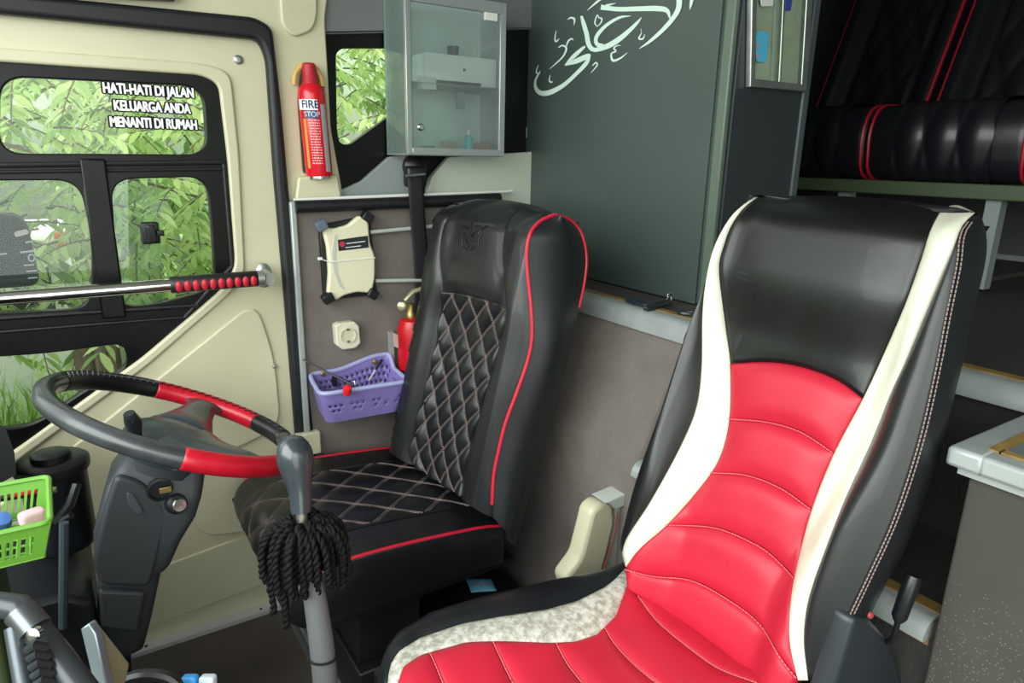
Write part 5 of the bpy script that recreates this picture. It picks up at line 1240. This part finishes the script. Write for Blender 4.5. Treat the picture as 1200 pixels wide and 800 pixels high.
# ================================================================== OUTSIDE
def outside():
    rr = random.Random(11)
    struct(obj('ground', MB().box((-8, 2.0, -.75), (9, 12, -.7)), mat('earth', '4a4a35', .9, vary=.4, vscale=2)))
    LG = []
    for nm, c in (('leaf_light', 'd6e6a0'), ('leaf_mid', 'b8d484'), ('leaf_dark', '7d9f5c')):
        m = mat(nm, c, .45, vary=.15, vscale=8); b = m.node_tree.nodes['Principled BSDF']
        b.inputs['Transmission Weight'].default_value = 0; t = m.node_tree
        tl = t.nodes.new('ShaderNodeBsdfTranslucent'); tl.inputs[0].default_value = lin(c); mx = t.nodes.new('ShaderNodeMixShader'); mx.inputs[0].default_value = .45
        t.links.new(b.outputs[0], mx.inputs[1]); t.links.new(tl.outputs[0], mx.inputs[2]); t.links.new(mx.outputs[0], t.nodes['Material Output'].inputs[0]); LG.append(m)
    # leaflet 1 long along +x, folded along the midrib, drooping tip
    sh = [(0, 0), (.12, .07), (.35, .14), (.6, .125), (.85, .05), (1, 0)]
    V = [(x, 0, -.12*x*x) for x, _ in sh]+[(x, y_, .05*y_/.16-.12*x*x) for x, y_ in sh[1:-1]]+[(x, -y_, .05*y_/.16-.12*x*x) for x, y_ in sh[1:-1]]
    Fc = []
    for i in range(5):
        l0 = 5+i if i else 0; l1 = 6+i if i < 4 else 5
        r0 = 9+i if i else 0; r1 = 10+i if i < 4 else 5
        a = [i, i+1]
        Fc.append(tuple(dict.fromkeys((i, i+1, l1, l0)))); Fc.append(tuple(dict.fromkeys((i, r0, r1, i+1))))
    Fc = [f for f in Fc if len(f) >= 3]
    LV = arr(V)
    metem = []
    for m in LG:
        me = bpy.data.meshes.new('leaf'); me.from_pydata([tuple(v) for v in LV], [], Fc); me.materials.append(m); me.polygons.foreach_set('use_smooth', [True]*len(me.polygons)); metem.append(me)
    trees = [((-1.3, 3.3), 3.4, 'pale green tree with drooping leaflets outside the door window', (-.7, .9), (2.6, 3.9), 0, (.75, 2.15), 480),
             ((2.3, 3.4), 3.2, 'light green leafy tree outside the quarter window', (.95, 2.2), (2.6, 3.9), 0, (1.15, 2.4), 300),
             ((.1, 6.2), 4.0, 'darker green tree standing farther behind the pale one', (-2.8, 3.4), (5.5, 6.7), 1, (-.2, 4.0), 420)]
    for (tx, ty), th, lab, xr_, yr_, ci, zr_, nf_ in trees:
        t = thing('leafy_tree', (tx, ty, -.7), lab, 'tree')
        obj('trunk', MB().tube(cat([(tx, ty, -.7), (tx+.06, ty, .4), (tx-.03, ty+.05, 1.4), (tx+.1, ty, th)], 14), [.06, .05, .045, .03], 10), WOOD, t)
        fro = []
        for k in range(nf_):
            b = arr((rr.uniform(*xr_), rr.uniform(*yr_), rr.uniform(*zr_)))
            az = rr.uniform(0, 2*PI); d = arr((math.cos(az), math.sin(az)*.7-.3, rr.uniform(-.6, .15))); d /= np.linalg.norm(d)
            fro.append((b, d, rr.uniform(.22, .38)))
        tw = MB(); L_ = []
        for b, d, ln in fro:
            P = [b+d*ln*t_+arr((0, 0, -.25*ln*t_*t_)) for t_ in np.linspace(0, 1, 6)]; tw.tube(P, [.004, .0015], 4, caps=False)
            side = np.cross(d, UP); side /= np.linalg.norm(side); n = int(ln/(.032 if ci == 0 else .05))
            for i in range(n):
                q = (i+1)/n; c = b+d*ln*q+arr((0, 0, -.25*ln*q*q))
                for sg in (-1, 1):
                    dr = d*.75+side*sg*rr.uniform(.6, 1.0)+arr((0, 0, -rr.uniform(.25, .8))); dr /= np.linalg.norm(dr)
                    L_.append((c, dr, rr.uniform(.065, .10)*(1 if ci == 0 else 1.5), rr.randrange(10)))
        for k in range(9):
            a = arr((tx, ty, rr.uniform(.9, th))); b = fro[rr.randrange(len(fro))][0]; tw.tube([a, (a+b)/2+arr((0, 0, .12)), b], [.010, .004], 5)
        tag(obj('twigs', tw, WOOD, t), kind='stuff')
        # nearest leaves in view first
        def vis(l):
            p = proj(l[0]); inw = (0 < p[0] < 255 and 85 < p[1] < 370) or (390 < p[0] < 455 and 50 < p[1] < 175)
            return (0 if inw else 1, np.linalg.norm(l[0]-CAM))
        L_.sort(key=vis)
        def frame_(dr, roll):
            z = arr(UP)*1.0+arr((rr.uniform(-.4, .4), rr.uniform(-.4, .4), 0)); y = np.cross(z, dr); y /= np.linalg.norm(y); z = np.cross(dr, y); return np.stack([dr, y, z], 1)
        loc0 = Vector(t.location)
        stv = [MB(), MB(), MB()]
        for i, (c, dr, sz, rc) in enumerate(L_):
            Fm = frame_(dr, 0); mi = (0 if rc < 5 else 1 if rc < 9 else 2) if ci == 0 else (1 if rc < 3 else 2)
            if i < 300:
                o = bpy.data.objects.new('leaf', metem[mi]); C.objects.link(o); o.parent = t
                M = Matrix.Identity(4)
                for r_ in range(3):
                    for q in range(3): M[r_][q] = Fm[r_][q]*sz
                    M[r_][3] = c[r_]-loc0[r_]
                o.matrix_basis = M
            else: stv[mi].add((LV*sz)@Fm.T+c, Fc)
        for mi in range(3):
            if stv[mi].v: tag(obj('foliage', stv[mi], LG[mi], t, ang=0), kind='stuff')
    # long grass on the bank below the windows
    gm = MB(); GR = mat('grass_blade', '8fae5a', .5, vary=.3, vscale=3)
    for k in range(9000):
        x = rr.uniform(-1.9, 1.5); y = rr.uniform(2.35, 4.0); zb_ = -.7+.28*(y-2.0) ; h = rr.uniform(.25, .6); az = rr.uniform(0, 6.28); bn = rr.uniform(.05, .35)
        w_ = rr.uniform(.003, .007); dx, dy = math.cos(az), math.sin(az); P = []
        for t_ in (0, .4, .75, 1): P.append((x+dx*bn*t_*t_, y+dy*bn*t_*t_, zb_+h*t_*(1-.25*t_*bn/.35)))
        gm.add([(P[0][0]-dy*w_, P[0][1]+dx*w_, P[0][2]), (P[0][0]+dy*w_, P[0][1]-dx*w_, P[0][2]), (P[1][0]-dy*w_, P[1][1]+dx*w_, P[1][2]), (P[1][0]+dy*w_, P[1][1]-dx*w_, P[1][2]), (P[2][0]-dy*w_*.7, P[2][1]+dx*w_*.7, P[2][2]), (P[2][0]+dy*w_*.7, P[2][1]-dx*w_*.7, P[2][2]), P[3]],
               [(0, 1, 3, 2), (2, 3, 5, 4), (4, 5, 6)])
    tag(obj('grass', gm, GR, ang=0, loc=(0, 3, -.7)), 'long green grass on the bank outside the lower door window', 'grass', kind='stuff')
    struct(obj('grass_bank', MB().prism([(-6, 2.2, -.7), (-6, 7, .7), (-6, 12, .9), (-6, 12, -.7)], (14, 0, 0)), mat('bank_soil', '3f4d2a', .95, vary=.5, vscale=5)))
    # tree stump boards seen through the lower window
    for k, (x, wd) in enumerate(((101, 12), (120, 10), (135, 8))):
        A, B = onY(x-4, 400, 2.9), onY(x+3, 470, 2.9); m_ = (A+B)/2
        tag(obj('wooden_stake', MB().tube([(A[0], 2.9, A[2]+.05), (B[0], 2.9, B[2]-.35)], [.03*wd/10, .035*wd/10], 9), WOOD, loc=(B[0], 2.9, B[2]-.35), ang=60), ['thickest weathered wooden stake outside the lower door window, leftmost of three', 'middle weathered wooden stake outside the lower door window', 'thinnest weathered wooden stake outside the lower door window, rightmost of three'][k], 'stake', 'stakes in the grass')
    # parked van beyond the leaves
    pv = thing('parked_van', (-.1, 5.2, -.7), 'white parked vehicle partly seen through the left sliding window', 'vehicle')
    A, B = onY(40, 300, 4.3), onY(78, 272, 4.3)
    obj('body_panel', MB().box((A[0]-1.2, 4.3, -.3), (B[0], 5.2, B[2])), WHITE, pv, bevel=.04); obj('side_window', MB().box((A[0]-1.0, 4.28, B[2]-.5), (B[0]-.3, 4.3, B[2]-.2)) if False else MB().box((A[0]-1.0, 4.285, A[2]-.30), (B[0]-.1, 4.3, A[2]-.06)), BLACKG, pv)
    p = onY(72, 284, 4.28); obj('amber_lamp', MB().loft(pill(p, XA, UP, NY, .06, .12, .03, .02)), mat('amber', 'd8781a', .3), pv)
    for xw in (A[0]-.8, B[0]-.35): obj('wheel', MB().lathe([(.3, 0), (.32, .03), (.32, .17), (.3, .2)], (xw, 4.3, -.38), YA, 24), RUBBER, pv)
outside()
# door mirror seen through the sliding window
dm = thing('door_mirror', onY(0, 290, 2.2), 'black door mirror seen through the left sliding window', 'mirror')
obj('housing', plateY([(-70, 262), (-40, 250), (18, 250), (32, 262), (40, 300), (48, 335), (-70, 345)], 2.22, .05, r=.03, bev=.012), BLACKP, dm)
gm_ = obj('mirror_glass', plateY([(-66, 266), (-38, 255), (14, 255), (27, 266), (35, 300), (43, 330), (-66, 338)], 2.206, .012, r=.025, bev=.001), mat('dark_mirror', '14141e', .5, spec=.2), dm)
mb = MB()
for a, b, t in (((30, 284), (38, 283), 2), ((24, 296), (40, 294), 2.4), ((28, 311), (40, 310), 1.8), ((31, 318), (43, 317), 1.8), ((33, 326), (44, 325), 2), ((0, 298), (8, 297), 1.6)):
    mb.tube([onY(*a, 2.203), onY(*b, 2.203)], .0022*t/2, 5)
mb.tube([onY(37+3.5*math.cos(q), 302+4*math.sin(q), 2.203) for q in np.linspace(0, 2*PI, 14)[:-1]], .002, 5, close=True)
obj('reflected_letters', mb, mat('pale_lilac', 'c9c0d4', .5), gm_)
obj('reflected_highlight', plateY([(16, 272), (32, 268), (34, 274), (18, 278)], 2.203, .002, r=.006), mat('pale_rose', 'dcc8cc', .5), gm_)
obj('mirror_arm', MB().tube([onY(-60, 300, 2.22), (-.35, 1.95, 1.1)], .012, 10), BLACKP, dm)
bpy.context.view_layer.update()
